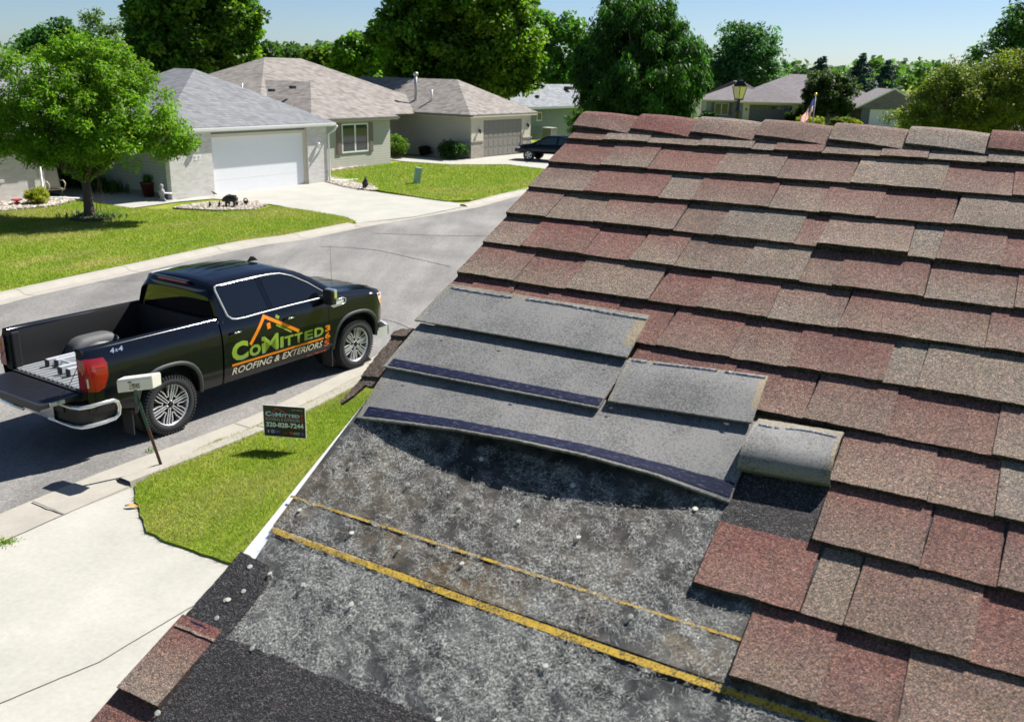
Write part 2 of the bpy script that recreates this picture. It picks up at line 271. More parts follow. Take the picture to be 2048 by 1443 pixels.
# ---------------------------------------------------------------- object helpers
def tag(o, label=None, cat=None, group=None, kind=None):
    if label: o['label'] = label
    if cat: o['category'] = cat
    if group: o['group'] = group
    if kind: o['kind'] = kind
    return o
def empty(name, loc=(0, 0, 0), rz=0, label=None, cat=None, group=None, rot=None):
    o = bpy.data.objects.new(name, None); col.objects.link(o); o.location = loc
    o.rotation_euler = rot if rot else (0, 0, rz); o.empty_display_size = .1
    return tag(o, label, cat, group)
class MB:
    def __init__(s): s.v = []; s.f = []; s.m = []; s.t = None; s.sm = []
    def add(s, vs, fs, mi=0, smooth=False, tint=None):
        b = len(s.v); s.v += [tuple(v) for v in vs]; s.f += [tuple(b+i for i in f) for f in fs]; s.m += [mi]*len(fs); s.sm += [smooth]*len(fs)
        if tint is not None:
            if s.t is None: s.t = []
            s.t += (list(tint) if isinstance(tint, list) else [tint]*len(vs))
        elif s.t is not None: s.t += [(1, 1, 1)]*len(vs)
        return s
    def box(s, a, b, mi=0, M=None, tint=None):
        x0, y0, z0 = a; x1, y1, z1 = b
        vs = [Vector(p) for p in ((x0, y0, z0), (x1, y0, z0), (x1, y1, z0), (x0, y1, z0), (x0, y0, z1), (x1, y0, z1), (x1, y1, z1), (x0, y1, z1))]
        if M: vs = [M @ v for v in vs]
        return s.add(vs, [(0, 3, 2, 1), (4, 5, 6, 7), (0, 1, 5, 4), (1, 2, 6, 5), (2, 3, 7, 6), (3, 0, 4, 7)], mi, False, tint)
    def tube(s, pts, rad, n=8, mi=0, caps=True, smooth=True, closed=False):
        pts = [Vector(p) for p in pts]; k = len(pts); rads = rad if isinstance(rad, (list, tuple)) else [rad]*k
        vs = []; prev = None
        for i, p in enumerate(pts):
            if closed: d = pts[(i+1) % k]-pts[i-1]
            else: d = pts[min(i+1, k-1)]-pts[max(i-1, 0)]
            d.normalize()
            if prev is None:
                a = d.orthogonal().normalized()
            else: a = (prev-d*prev.dot(d)).normalized()
            prev = a; b = d.cross(a)
            vs += [p+(a*math.cos(2*math.pi*j/n)+b*math.sin(2*math.pi*j/n))*rads[i] for j in range(n)]
        fs = []
        for i in range(k if closed else k-1):
            i2 = (i+1) % k
            fs += [(i*n+j, i*n+(j+1) % n, i2*n+(j+1) % n, i2*n+j) for j in range(n)]
        if caps and not closed: fs += [tuple(range(n))[::-1], tuple((k-1)*n+j for j in range(n))]
        return s.add(vs, fs, mi, smooth)
    def prism(s, poly, z0, z1, mi=0, fn=None, tint=None):
        n = len(poly); fn = fn or (lambda x, y, z: (x, y, z))
        vs = [fn(x, y, z0) for x, y in poly]+[fn(x, y, z1) for x, y in poly]
        tri = tessellate_polygon([[Vector((x, y, 0)) for x, y in poly]])
        fs = [tuple(t) for t in tri]+[tuple(n+i for i in t[::-1]) for t in tri]+[(i, (i+1) % n, n+(i+1) % n, n+i) for i in range(n)]
        return s.add(vs, fs, mi, False, tint)
    def lathe(s, prof, n=24, c=(0, 0, 0), axis='z', mi=0, smooth=True, close=False):
        vs = []
        for i in range(n):
            a = 2*math.pi*i/n
            for r, h in prof:
                if axis == 'z': vs.append((c[0]+r*math.cos(a), c[1]+r*math.sin(a), c[2]+h))
                elif axis == 'y': vs.append((c[0]+r*math.cos(a), c[1]+h, c[2]+r*math.sin(a)))
                else: vs.append((c[0]+h, c[1]+r*math.cos(a), c[2]+r*math.sin(a)))
        k = len(prof); fs = [(i*k+j, ((i+1) % n)*k+j, ((i+1) % n)*k+j+1, i*k+j+1) for i in range(n) for j in range(k-1)]
        return s.add(vs, fs, mi, smooth)
    def ball(s, c, r, n=12, mi=0, sq=(1, 1, 1)):
        prof = [(max(math.sin(math.pi*i/n), .001), -math.cos(math.pi*i/n)) for i in range(n+1)]
        vs = []; fs = []
        for i in range(2*n):
            a = math.pi*i/n
            for q, h in prof: vs.append((c[0]+q*math.cos(a)*r*sq[0], c[1]+q*math.sin(a)*r*sq[1], c[2]+h*r*sq[2]))
        k = n+1; fs = [(i*k+j, ((i+1) % (2*n))*k+j, ((i+1) % (2*n))*k+j+1, i*k+j+1) for i in range(2*n) for j in range(n)]
        return s.add(vs, fs, mi, True)
    def grid(s, P, mi=0, smooth=True, tint=None):
        r = len(P); c = len(P[0])
        vs = [p for row in P for p in row]; fs = [(i*c+j, i*c+j+1, (i+1)*c+j+1, (i+1)*c+j) for i in range(r-1) for j in range(c-1)]
        return s.add(vs, fs, mi, smooth, tint)
    def build(s, name, mats, parent=None, bevel=0, fixn=True):
        me = bpy.data.meshes.new(name); me.from_pydata(s.v, [], s.f)
        for m in (mats if isinstance(mats, (list, tuple)) else [mats]): me.materials.append(MATS[m])
        me.polygons.foreach_set('material_index', s.m); me.polygons.foreach_set('use_smooth', s.sm)
        if s.t is not None:
            a = me.color_attributes.new('tint', 'FLOAT_COLOR', 'POINT'); a.data.foreach_set('color', np.array([(*t[:3], 1) for t in s.t], dtype=np.float32).ravel())
        if bevel or fixn:
            bm = bmesh.new(); bm.from_mesh(me)
            if fixn: bmesh.ops.recalc_face_normals(bm, faces=bm.faces)
            if bevel:
                bmesh.ops.remove_doubles(bm, verts=bm.verts, dist=1e-5)
                es = [e for e in bm.edges if len(e.link_faces) == 2 and e.calc_face_angle(0) > .6]
                bmesh.ops.bevel(bm, geom=es, offset=bevel, segments=2, affect='EDGES', profile=.6)
            bm.to_mesh(me); bm.free()
        me.update()
        o = bpy.data.objects.new(name, me); col.objects.link(o)
        if parent: o.parent = parent
        return o
def fastmesh(name, V, Fc, mat, parent=None, tint=None, n=4):
    """V (k,3) vertices, Fc (m,n) faces, tint (k,3)"""
    me = bpy.data.meshes.new(name); m = len(Fc)
    me.vertices.add(len(V)); me.vertices.foreach_set('co', np.asarray(V, np.float32).ravel())
    me.loops.add(m*n); me.polygons.add(m)
    me.loops.foreach_set('vertex_index', np.asarray(Fc, np.int32).ravel())
    me.polygons.foreach_set('loop_start', np.arange(0, m*n, n, dtype=np.int32))
    me.update(calc_edges=True); me.materials.append(MATS[mat])
    if tint is not None:
        a = me.color_attributes.new('tint', 'FLOAT_COLOR', 'POINT'); a.data.foreach_set('color', np.concatenate([tint, np.ones((len(V), 1))], 1).astype(np.float32).ravel())
    o = bpy.data.objects.new(name, me); col.objects.link(o)
    if parent: o.parent = parent
    return o
def text_geo(s, size=1, bold=0, shear=0, space=1):
    cu = bpy.data.curves.new('t', 'FONT'); cu.body = s; cu.size = size; cu.offset = bold; cu.shear = shear; cu.space_character = space; cu.resolution_u = 3
    o = bpy.data.objects.new('t', cu); me = bpy.data.meshes.new_from_object(o)
    vs = [(v.co.x, v.co.y) for v in me.vertices]; fs = [tuple(p.vertices) for p in me.polygons]
    bpy.data.objects.remove(o); bpy.data.meshes.remove(me); bpy.data.curves.remove(cu)
    return vs, fs
def text_fit(mb, s, x0, x1, z0, z1, fn, mi=0, bold=0.02, shear=0, space=1):
    vs, fs = text_geo(s, 1, bold, shear, space)
    ax = min(v[0] for v in vs); bx = max(v[0] for v in vs); ay = min(v[1] for v in vs); by = max(v[1] for v in vs)
    mb.add([fn(x0+(x-ax)/(bx-ax)*(x1-x0), z0+(y-ay)/(by-ay)*(z1-z0)) for x, y in vs], fs, mi)
def dup(root, loc, rz=0, label=None, group=None, scale=None):
    def cp(o, parent=None):
        c = o.copy(); col.objects.link(c)
        if parent: c.parent = parent
        for ch in list(o.children): cp(ch, c)
        return c
    r = cp(root); r.location = loc; r.rotation_euler = (0, 0, rz)
    if label: r['label'] = label
    if group: r['group'] = group
    if scale: r.scale = scale
    return r
# ================================================================ setting: ground, street
def structure(mb, name, mats, **k):
    o = mb.build(name, mats, **k); o['kind'] = 'structure'; return o
def sheetpoly(name, poly, z, mat, zb=None):
    m = MB()
    if zb is None:
        tri = tessellate_polygon([[Vector((x, y, 0)) for x, y in poly]]); m.add([(x, y, z) for x, y in poly], [tuple(t) for t in tri])
    else: m.prism(poly, zb, z)
    o = structure(m, name, mat)
    if zb is None:
        for p in o.data.polygons:
            if p.normal.z < 0: p.flip()
    return o
g = MB(); g.grid([[(x, y, 0) for x in np.linspace(-1500, 1500, 41)] for y in np.linspace(-200, 2800, 41)], smooth=False); structure(g, 'ground', 'grass', fixn=False)
near_edge = [(-7.126, 6.572), (-6.466, 8.039), (-5.745, 9.456), (-5.118, 10.626), (-4.467, 11.611), (-3.680, 12.938), (-2.758, 15.045), (-2.102, 16.648), (-0.305, 20.416), (4.220, 28.870), (12.067, 39.792)]
far_edge = [(-12.186, 12.231), (-11.637, 15.550), (-10.722, 18.775), (-10.091, 20.330), (-9.165, 22.284), (-7.446, 25.811), (-6.347, 27.176), (-4.889, 29.783), (-1.489, 34.832), (0.519, 39.356), (4.119, 46.492), (15.438, 62.951)]
sheetpoly('road', near_edge + far_edge[::-1], .012, 'asphalt')
def offset(pl, d):
    out = []
    for i, p in enumerate(pl):
        a = Vector(pl[max(i-1, 0)]); b = Vector(pl[min(i+1, len(pl)-1)]); t = (b-a).normalized(); out.append((p[0]-t.y*d, p[1]+t.x*d))
    return out
def densify(pl, step=.5):
    # Catmull-Rom through the surveyed points
    P = [Vector(p) for p in pl]; P = [2*P[0]-P[1]]+P+[2*P[-1]-P[-2]]; out = []
    for i in range(1, len(P)-2):
        n = max(2, int((P[i+1]-P[i]).length/step))
        for k in range(n):
            t = k/n; out.append(tuple(.5*((2*P[i])+(P[i+1]-P[i-1])*t+(2*P[i-1]-5*P[i]+4*P[i+1]-P[i+2])*t*t+(3*P[i]-P[i-1]-3*P[i+1]+P[i+2])*t**3)))
    return out+[tuple(P[-2])]
def kerb(name, line, sgn, prof):
    L_ = densify(line, .4); m = MB(); offs = [offset(L_, sgn*d) for d, z in prof]
    m.grid([[(offs[k][i][0], offs[k][i][1], prof[k][1]) for k in range(len(prof))] for i in range(len(L_))], smooth=False)
    o = structure(m, name, 'kerb_concrete', fixn=False)
    if o.data.polygons[0].normal.z < 0: o.data.flip_normals()
    for i in range(4, len(L_)-2, 7):
        j = MB(); t_ = (Vector(L_[i+1])-Vector(L_[i])).normalized()*.008
        j.grid([[(offs[k][i][0]+s_*t_.x, offs[k][i][1]+s_*t_.y, prof[k][1]+.003) for k in range(1, len(prof)-1)] for s_ in (-1, 1)], smooth=False); structure(j, 'expansion_joint', 'joint', fixn=False)
    return o, L_
kp = [(-.02, .016), (.0, .02), (.32, .012), (.40, .05), (.46, .088), (.52, .095), (.66, .095), (.68, .0)]
kerb('kerb', near_edge[3:], -1, [(d*.95, z*.85) for d, z in kp])
kerb('kerb', near_edge[:5], -1, [(-.02, .016), (0, .02), (.3, .018), (.62, .03), (.64, 0)])
kerb('kerb', far_edge[:8], 1, kp)
kerb('kerb', far_edge[8:], 1, kp)
kerb('kerb', far_edge[7:9], 1, [(-.02, .016), (0, .02), (.3, .018), (.62, .03), (.64, 0)])
# driveways and walks
sheetpoly('driveway', [(-7.011, 5.620), (-6.110, 7.521), (-5.384, 8.780), (-5.017, 9.471), (-4.527, 10.238), (-4.336, 9.814), (-4.000, 9.213), (-3.608, 8.937), (-3.214, 8.718), (-2.764, 8.532), (-1.786, 7.803), (-0.439, 6.444), (-0.581, 2.542), (-3.877, 2.476)], .03, 'concrete')
sheetpoly('driveway', [(-5.193, 30.449), (-8.607, 33.958), (-9.507, 34.595), (-11.490, 35.342), (-12.443, 34.327), (-13.419, 32.470), (-16.024, 34.208), (-17.928, 35.868), (-19.349, 37.161), (-20.102, 39.073), (-19.383, 39.230), (-12.625, 34.845), (-11.886, 36.599), (-9.364, 40.842), (-8.385, 41.623), (-6.216, 38.846), (-2.961, 36.365), (-1.651, 35.477), (-3.483, 32.149)], .035, 'concrete')
sheetpoly('driveway', [(-6.125, 51.911), (-3.603, 50.862), (-0.514, 51.659), (1.461, 49.724), (11.725, 47.310), (13.700, 55.629), (6.245, 57.468), (0.903, 59.829), (-2.027, 55.500), (-2.560, 54.391), (-7.753, 55.538), (-7.627, 53.003)], .035, 'concrete')
# expansion joints and tar seams lie on their sheets
def ribbon(name, pl, w, z, mat):
    a = offset(pl, w/2); b = offset(pl, -w/2); m = MB(); m.grid([[(p[0], p[1], z), (q[0], q[1], z)] for p, q in zip(a, b)], smooth=False)
    return structure(m, name, mat, fixn=False)
def wig(pl, n=14, amp=.02):
    out = []
    for i in range(len(pl)-1):
        for k in range(n): t = k/n; out.append((pl[i][0]*(1-t)+pl[i+1][0]*t+random.uniform(-amp, amp), pl[i][1]*(1-t)+pl[i+1][1]*t+random.uniform(-amp, amp)))
    return out+[pl[-1]]
ribbon('expansion_joint', wig([(-4.016, 6.219), (-3.464, 6.790), (-2.995, 7.628), (-2.502, 8.325)], 10, .003), .012, .036, 'joint')
ribbon('expansion_joint', wig([(-5.384, 8.780), (-5.017, 9.471), (-4.549, 10.265)], 10, .004), .018, .036, 'joint')
ribbon('expansion_joint', wig([(-5.530, 9.773), (-5.028, 9.471)], 6, .004), .022, .037, 'joint')
for pl, w_ in (([(-5.562, 26.226), (-4.698, 26.188), (-3.794, 25.849), (-2.698, 24.827), (-1.681, 23.879)], .035), ([(-4.450, 28.694), (-2.790, 28.573), (-1.089, 28.641), (0.467, 28.961)], .05), ([(-2.678, 18.419), (-2.395, 18.208), (-1.928, 17.644)], .02), ([(-9.859, 21.080), (-7.497, 21.680), (-5.897, 21.055), (-4.284, 19.992)], .016)):
    ribbon('tar_seam', wig(pl, 16, .02), w_, .018, 'tar')
# lawns, raised to the kerb top
lawn_near = [(-4.526, 10.251), (-4.283, 9.695), (-3.951, 9.102), (-3.564, 8.829), (-3.175, 8.613), (-2.731, 8.429), (-1.786, 7.803), (1.132, 5.912), (6.462, 17.069), (3.779, 25.593), (-0.270, 18.654), (-1.956, 15.464), (-2.603, 14.165), (-3.525, 12.362), (-4.061, 11.475), (-4.358, 10.736)]
lawn_left = [(-11.086, 13.640), (-11.164, 19.622), (-10.554, 21.342), (-9.567, 23.334), (-8.247, 25.964), (-6.569, 28.176), (-5.259, 30.560), (-5.784, 31.462), (-7.222, 32.627), (-8.737, 33.619), (-8.962, 32.567), (-10.152, 31.878), (-11.931, 32.047), (-13.293, 32.172), (-14.776, 33.041), (-15.874, 33.499), (-15.914, 32.074), (-17.071, 30.682), (-18.506, 27.734)]
lawn_mid = [(-9.054, 45.155), (-8.321, 47.007), (-7.426, 49.037), (-6.026, 51.071), (-3.591, 50.302), (-0.509, 51.101), (1.444, 49.177), (6.752, 47.737), (0.591, 40.436), (-0.918, 37.957), (-1.802, 36.565), (-2.650, 36.113), (-3.590, 36.822), (-5.690, 38.803), (-6.182, 40.278), (-7.366, 41.526), (-8.681, 43.257)]
def ragged(pl, amp, seed):
    rn = random.Random(seed); out = []
    for i in range(len(pl)):
        a_ = Vector(pl[i]); b_ = Vector(pl[(i+1) % len(pl)]); k = max(1, int((b_-a_).length/.12)) if (b_-a_).length < 30 else 1
        for j in range(k): q = a_.lerp(b_, j/k); out.append((q.x+rn.uniform(-amp, amp), q.y+rn.uniform(-amp, amp)))
    return out
for q, zl in ((lawn_near, .056), (lawn_left, .075), (lawn_mid, .075)): sheetpoly('lawn', ragged(q, .018, 3), zl, 'grass', 0.0)
# grass blades stand on the lawns
def inpoly(P, poly):
    x, y = P[:, 0], P[:, 1]; c = np.zeros(len(P), bool); n = len(poly)
    for i in range(n):
        x1, y1 = poly[i]; x2, y2 = poly[(i+1) % n]
        k = ((y1 > y) != (y2 > y)) & (x < (x2-x1)*(y-y1)/(y2-y1+1e-12)+x1); c ^= k
    return c
def lowf(x, y, s, seed=0):
    r = np.random.default_rng(seed); o = np.zeros_like(x)
    for i in range(7):
        a = r.uniform(0, 6.28); f = s*r.uniform(.5, 2); o += np.sin((x*math.cos(a)+y*math.sin(a))*f+r.uniform(0, 6.28))
    return o/7**.5
def blades(poly, n, h, wd, seed, name, view=None):
    r = np.random.default_rng(seed); P = np.array(poly); a = P.min(0); b = P.max(0)
    if view is not None: a = np.maximum(a, view[0]); b = np.minimum(b, view[1])
    Q = r.uniform(a, b, (n*3, 2)); Q = Q[inpoly(Q, poly)][:n]; n = len(Q)
    d1 = lowf(Q[:, 0], Q[:, 1], 1.4, 3); st = lowf(Q[:, 0]*.838-Q[:, 1]*.545, (Q[:, 0]*.545+Q[:, 1]*.838)*.12, 2.6, 5)
    dry = np.clip((d1*.5+st*.8-(.05 if seed != 2 else -.1))*.9, 0, 1)*r.uniform(.3, 1, n)
    hh = h*r.uniform(.5, 1.3, n); an = r.uniform(0, 6.28, n); le = r.uniform(.2, 1.1, (n, 1))*hh[:, None]*np.stack([np.cos(an), np.sin(an)], 1)
    wx = np.stack([-np.sin(an), np.cos(an)], 1)*wd*r.uniform(.6, 1.3, (n, 1))
    z0 = np.full((n, 1), .05 if seed == 1 else .07)
    A = np.concatenate([Q-wx, z0], 1); B = np.concatenate([Q+wx, z0], 1); T = np.concatenate([Q+le, z0+hh[:, None]], 1)
    V = np.stack([A, B, T], 1).reshape(-1, 3); F = np.arange(3*n).reshape(n, 3)
    gcol = np.array([.155, .25, .02])*r.uniform(.6, 1.5, (n, 1))+np.array([.12, .08, .0])*r.uniform(0, 1, (n, 1))
    dcol = np.array([.40, .34, .15])*r.uniform(.7, 1.2, (n, 1)); c = gcol*(1-dry[:, None])+dcol*dry[:, None]
    o = fastmesh(name, V, F, 'blade', None, np.repeat(c, 3, 0), 3)
    tag(o, None, None, None, 'stuff'); return o
tag(blades(ragged(lawn_near, .03, 3), 190000, .045, .0035, 1, 'grass_blades', ((-6.2, 4.5), (.5, 16))), 'short sunlit grass blades on the near lawn under the small sign', 'grass')
tag(blades(lawn_left, 150000, .05, .008, 2, 'grass_blades', ((-24, 17), (-4, 36))), 'short grass blades on the lawn across the street around the young tree', 'grass')
tag(blades(lawn_mid, 70000, .055, .013, 3, 'grass_blades'), 'grass blades on the lawn with the small green pedestal', 'grass')
# river-rock beds: separate stones nobody could count
def rocks(poly, n, size, seed, label, z=.04):
    r = np.random.default_rng(seed); P = np.array(poly); Q = r.uniform(P.min(0), P.max(0), (n*4, 2)); Q = Q[inpoly(Q, poly)][:n]; n = len(Q)
    base = np.array([(1, 0, 0), (0, 1, 0), (-1, 0, 0), (0, -1, 0), (0, 0, .8), (.6, .6, .45), (-.6, .6, .45), (-.6, -.6, .45), (.6, -.6, .45)])
    Fq = np.array([(0, 5, 4, 8), (1, 6, 4, 5), (2, 7, 4, 6), (3, 8, 4, 7)])
    s = size*r.uniform(.5, 1.4, (n, 1, 1)); an = r.uniform(0, 6.28, n); ca, sa = np.cos(an), np.sin(an)
    B = base[None]*s*np.array([1, .75, .8]); X = B[..., 0]*ca[:, None]-B[..., 1]*sa[:, None]+Q[:, :1]; Y = B[..., 0]*sa[:, None]+B[..., 1]*ca[:, None]+Q[:, 1:]; Z = B[..., 2]+z
    V = np.stack([X, Y, Z], -1).reshape(-1, 3); F = (Fq[None]+9*np.arange(n)[:, None, None]).reshape(-1, 4)
    pal = np.array([(.42, .37, .3), (.30, .26, .21), (.55, .5, .43), (.22, .2, .18), (.45, .36, .28)]); c = pal[r.integers(0, 5, n)]*r.uniform(.8, 1.15, (n, 1))
    o = fastmesh('river_rocks', V, F, 'rock_stone', None, np.repeat(c, 9, 0)); tag(o, label, 'rocks', None, 'stuff')
m_, N_, L_, b_ = newmat('rock_stone'); L_.new(tinted(N_, L_), b_.inputs['Base Color']); b_.inputs['Roughness'].default_value = .8
bed1 = [(-12.086, 32.705), (-10.485, 32.374), (-9.352, 32.691), (-9.076, 34.005), (-9.666, 34.840), (-10.503, 34.823), (-11.701, 33.926)]
bed2 = [(-8.780, 41.926), (-8.906, 44.384), (-7.488, 42.210), (-6.284, 40.941), (-5.735, 39.111), (-6.216, 38.846), (-7.286, 39.828)]
bed3 = [(-18.567, 33.462), (-17.208, 34.262), (-16.770, 34.625), (-16.045, 33.931), (-16.176, 32.602), (-17.239, 30.976), (-18.814, 29.189), (-19.722, 30.663)]
bed4 = [(-9.738, 48.484), (-8.900, 50.320), (-7.712, 53.600), (-6.670, 53.889), (-7.509, 49.583), (-8.416, 47.540), (-9.160, 45.676)]
for i, (bd, lb, n, sz) in enumerate(((bed1, 'river rocks in the bed round the big black bear statue', 900, .05), (bed2, 'pointed strip of river rocks beside the white garage door drive', 1100, .06), (bed3, 'river rocks in the bed under the brick wall at the left', 1400, .07), (bed4, 'river rocks along the wall under the window with brown shutters', 900, .08))):
    sheetpoly('planting_bed', bd, .055, 'river_rock', 0.0); rocks(bd, n, sz, 20+i, lb, .055)

# ================================================================ the near house whose roof fills the right half
SL = .45693; CS, SN = math.cos(SL), math.sin(SL); ZR = 4.804
house = empty('brick_house', (.228, 3.088, 0), math.atan2(-.4793, .8776), 'near house with a worn red and brown shingle roof partly stripped to felt', 'house')
house.name = 'shingled_house'
def P(u, v, h=0): return (u, -v*CS-h*SN, ZR-v*SN+h*CS)
e = MB(); e.box((.32, -4.2, 0), (11, 4.2, 2.55)); e.add([(.32, -4.2, 2.55), (.32, 4.2, 2.55), (.32, 0, 4.62), (.34, -4.2, 2.55), (.34, 4.2, 2.55), (.34, 0, 4.62)], [(0, 1, 2), (3, 5, 4), (0, 2, 5, 3), (1, 4, 5, 2)])
e.build('wall', 'house_paint', house)
e = MB()
for sgn in (1, -1):
    q = [(.035, 0, ZR-.008), (11.3, 0, ZR-.008), (11.3, -sgn*4.75, ZR-.008-4.75*SN/CS), (.035, -sgn*4.75, ZR-.008-4.75*SN/CS)]
    e.add(q+[(x, y, z-.018) for x, y, z in q], [(0, 1, 2, 3), (4, 7, 6, 5), (0, 3, 7, 4), (1, 5, 6, 2), (2, 6, 7, 3), (0, 4, 5, 1)])
e.build('roof_deck', 'plywood', house)
e = MB()
for sgn in (1, -1):
    y1 = -sgn*4.75; q = lambda x, dz: [(x, 0, ZR-.03+dz), (x, y1, ZR-.03+dz-4.75*SN/CS)]
    a = q(.036, 0); b = q(.036, -.19); c = q(.016, 0); d = q(.016, -.19); e.add(a+b+c+d, [(0, 1, 3, 2), (4, 6, 7, 5), (0, 4, 5, 1), (2, 3, 7, 6), (1, 5, 7, 3), (0, 2, 6, 4)])
e.build('rake_board', 'trim_white', house)
# white drip edge along the stripped rake
e = MB(); vs = [1.33, 1.45, 1.6, 1.726, 1.728, 1.90]
top = [P(.019, v, -.003) for v in vs]; inn = [P(.06, v, -.004) for v in vs]; low = [P(.017, v, -.045) for v in vs]
e.grid([low, top, inn], smooth=False); e.build('drip_edge', 'white_metal', house)
# --- shingles
RED, REDD, TAN, GREY, BRN = (.195, .073, .068), (.15, .058, .056), (.275, .23, .19), (.215, .202, .18), (.215, .148, .125)
def lerp(a, b, t): return tuple(a[i]*(1-t)+b[i]*t for i in range(3))
def course(mb, vb, u0, u1, e_=.143, hb=.0150, ht=.0035, seed=0, step=.02, vtop=None, tints=None):
    rn = random.Random(seed*7+3); vt = vb-e_ if vtop is None else vtop
    wob = lambda u: .0018*math.sin(u*3.1+seed)+.0012*math.sin(u*9+seed*2)
    u = u0; up_ = rn.random() < .5; k = 0; prev = None
    while u < u1-1e-6:
        wd = rn.uniform(.11, .235) if up_ else rn.uniform(.055, .2)
        ue = min(u+wd, u1)
        if u1-ue < .03: ue = u1
        if tints and k < len(tints): ct, cb = tints[k]
        else:
            fam = rn.random()
            if fam < .24: ct, cb = lerp(RED, BRN, rn.random()*.5), lerp(RED, TAN, rn.uniform(.3, .9))
            elif fam < .46: ct, cb = BRN, lerp(BRN, TAN, rn.random())
            elif fam < .68: ct, cb = TAN, lerp(TAN, GREY, rn.random()*.6)
            elif fam < .84: ct, cb = GREY, lerp(GREY, TAN, rn.uniform(.2, .9))
            else: ct, cb = REDD, lerp(RED, TAN, rn.random()*.5)
        if not up_ and rn.random() < .5: ct = lerp(ct, REDD, .7)
        if rn.random() < .48: ct = lerp(ct, RED, .65)
        cb = lerp(cb, TAN, .38)
        kk = rn.uniform(.9, 1.07); ct = tuple(x*kk for x in ct); cb = tuple(x*kk for x in cb)
        add = .0030 if up_ else 0.0
        nu = max(2, int((ue-u)/step)+1); nv = 5; sl0, sl1 = (rn.uniform(-.007, .007), rn.uniform(-.007, .007))
        rows = []; tt = []; lift = rn.uniform(0, .001)
        if up_ and rn.random() < .06: lift = .008
        js = [rn.uniform(-.0013, .0013) for _ in range(nu)]
        for j in range(nv+3):
            f = min(j/(nv-1), 1); row = []
            for i in range(nu):
                t = i/(nu-1); uu = u+(ue-u)*t+(1-f)*(sl0*(1-t)+sl1*t if (u > u0 and ue < u1) else 0)
                v = vt+(vb-vt)*f; h = ht+(hb-ht)*f+add+lift*f*f
                if f == 1: v += wob(uu)+js[i]
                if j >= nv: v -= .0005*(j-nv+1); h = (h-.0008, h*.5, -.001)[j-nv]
                row.append(P(uu, v, h)); tt.append(tuple(x*rn.uniform(.97, 1.03) for x in (lerp(ct, cb, min(1, f*1.15)) if j < nv else (.02, .018, .018))))  # butt rows coloured near black to deepen the shadow line under each course
            rows.append(row)
        mb.grid(rows, 0, False, tt)
        # side walls of the tab
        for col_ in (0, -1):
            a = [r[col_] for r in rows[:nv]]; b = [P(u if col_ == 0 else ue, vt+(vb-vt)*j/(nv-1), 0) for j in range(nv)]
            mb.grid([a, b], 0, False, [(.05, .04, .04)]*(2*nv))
        u = ue+(.0014 if rn.random() < .15 else 0); up_ = not up_; k += 1
sh = MB()
starts = {1: 0, 2: -.003, 3: 0, 4: 0, 5: 0, 6: 0, 7: 0, 8: .57, 9: 1.047, 10: 1.050, 11: .888, 12: .995, 13: 1.30}
butts = {k: .158+.143*(k-1) for k in range(1, 14)}; butts.update({7: 1.022, 8: 1.163, 9: 1.302, 10: 1.443, 11: 1.59, 12: 1.735, 13: 1.885})
firsts = {1: [(RED, RED), (TAN, TAN), (BRN, TAN)], 2: [(RED, RED), (RED, TAN), (RED, RED), (BRN, TAN), (BRN, BRN)], 3: [(TAN, TAN), (RED, RED), (TAN, TAN), (RED, BRN), (TAN, TAN)],
          4: [(BRN, TAN), (BRN, TAN), (RED, TAN), (BRN, BRN)], 5: [(TAN, TAN), (RED, RED), (RED, RED), (RED, TAN), (GREY, TAN)], 6: [(RED, TAN), (RED, BRN), (BRN, TAN), (RED, RED), (RED, BRN)], 7: [(RED, RED)]*5,
          10: [(RED, BRN), (RED, RED), (REDD, BRN)], 11: [(RED, RED), (TAN, TAN), (TAN, BRN), (RED, RED)], 12: [(RED, BRN), (REDD, REDD), (BRN, BRN)]}
for k in range(1, 14): course(sh, butts[k], starts[k], 2.6, seed=k, tints=firsts.get(k), vtop=butts[k]-.158 if k in (8, 9, 10, 11, 12) else butts[k]-.15)
for k in range(16, 35): course(sh, .158+.143*(k-1), 0, 2.6, seed=k, step=.06)
for k in range(1, 35): course(sh, .158+.143*(k-1), 2.6, 11.3, seed=k+50, step=.4)
sh.build('shingles', 'shingle_granules', house, fixn=False)
b2 = MB(); b2.add([(-.02, .04, ZR-.008), (11.3, .04, ZR-.008), (11.3, 4.78, ZR-4.75*SN/CS), (-.02, 4.78, ZR-4.75*SN/CS)], [(0, 1, 2, 3)], tint=BRN)
b2.build('back_slope', 'shingle_granules', house)
# red pieces still hanging on the lower rake
sh2 = MB(); course(sh2, 2.133, .006, .109, seed=91, tints=[(RED, TAN)]*3, hb=.016, vtop=1.965); course(sh2, 2.30, -.002, .14, seed=92, tints=[(RED, RED)]*3, vtop=2.08, hb=.01); course(sh2, 1.994, .012, .112, seed=93, tints=[(BRN, TAN)]*3, vtop=1.981, hb=.010, ht=.007)
tag(sh2.build('shingle_remnant', 'shingle_granules', house, fixn=False), 'narrow strip of red shingles left on the lower rake edge')
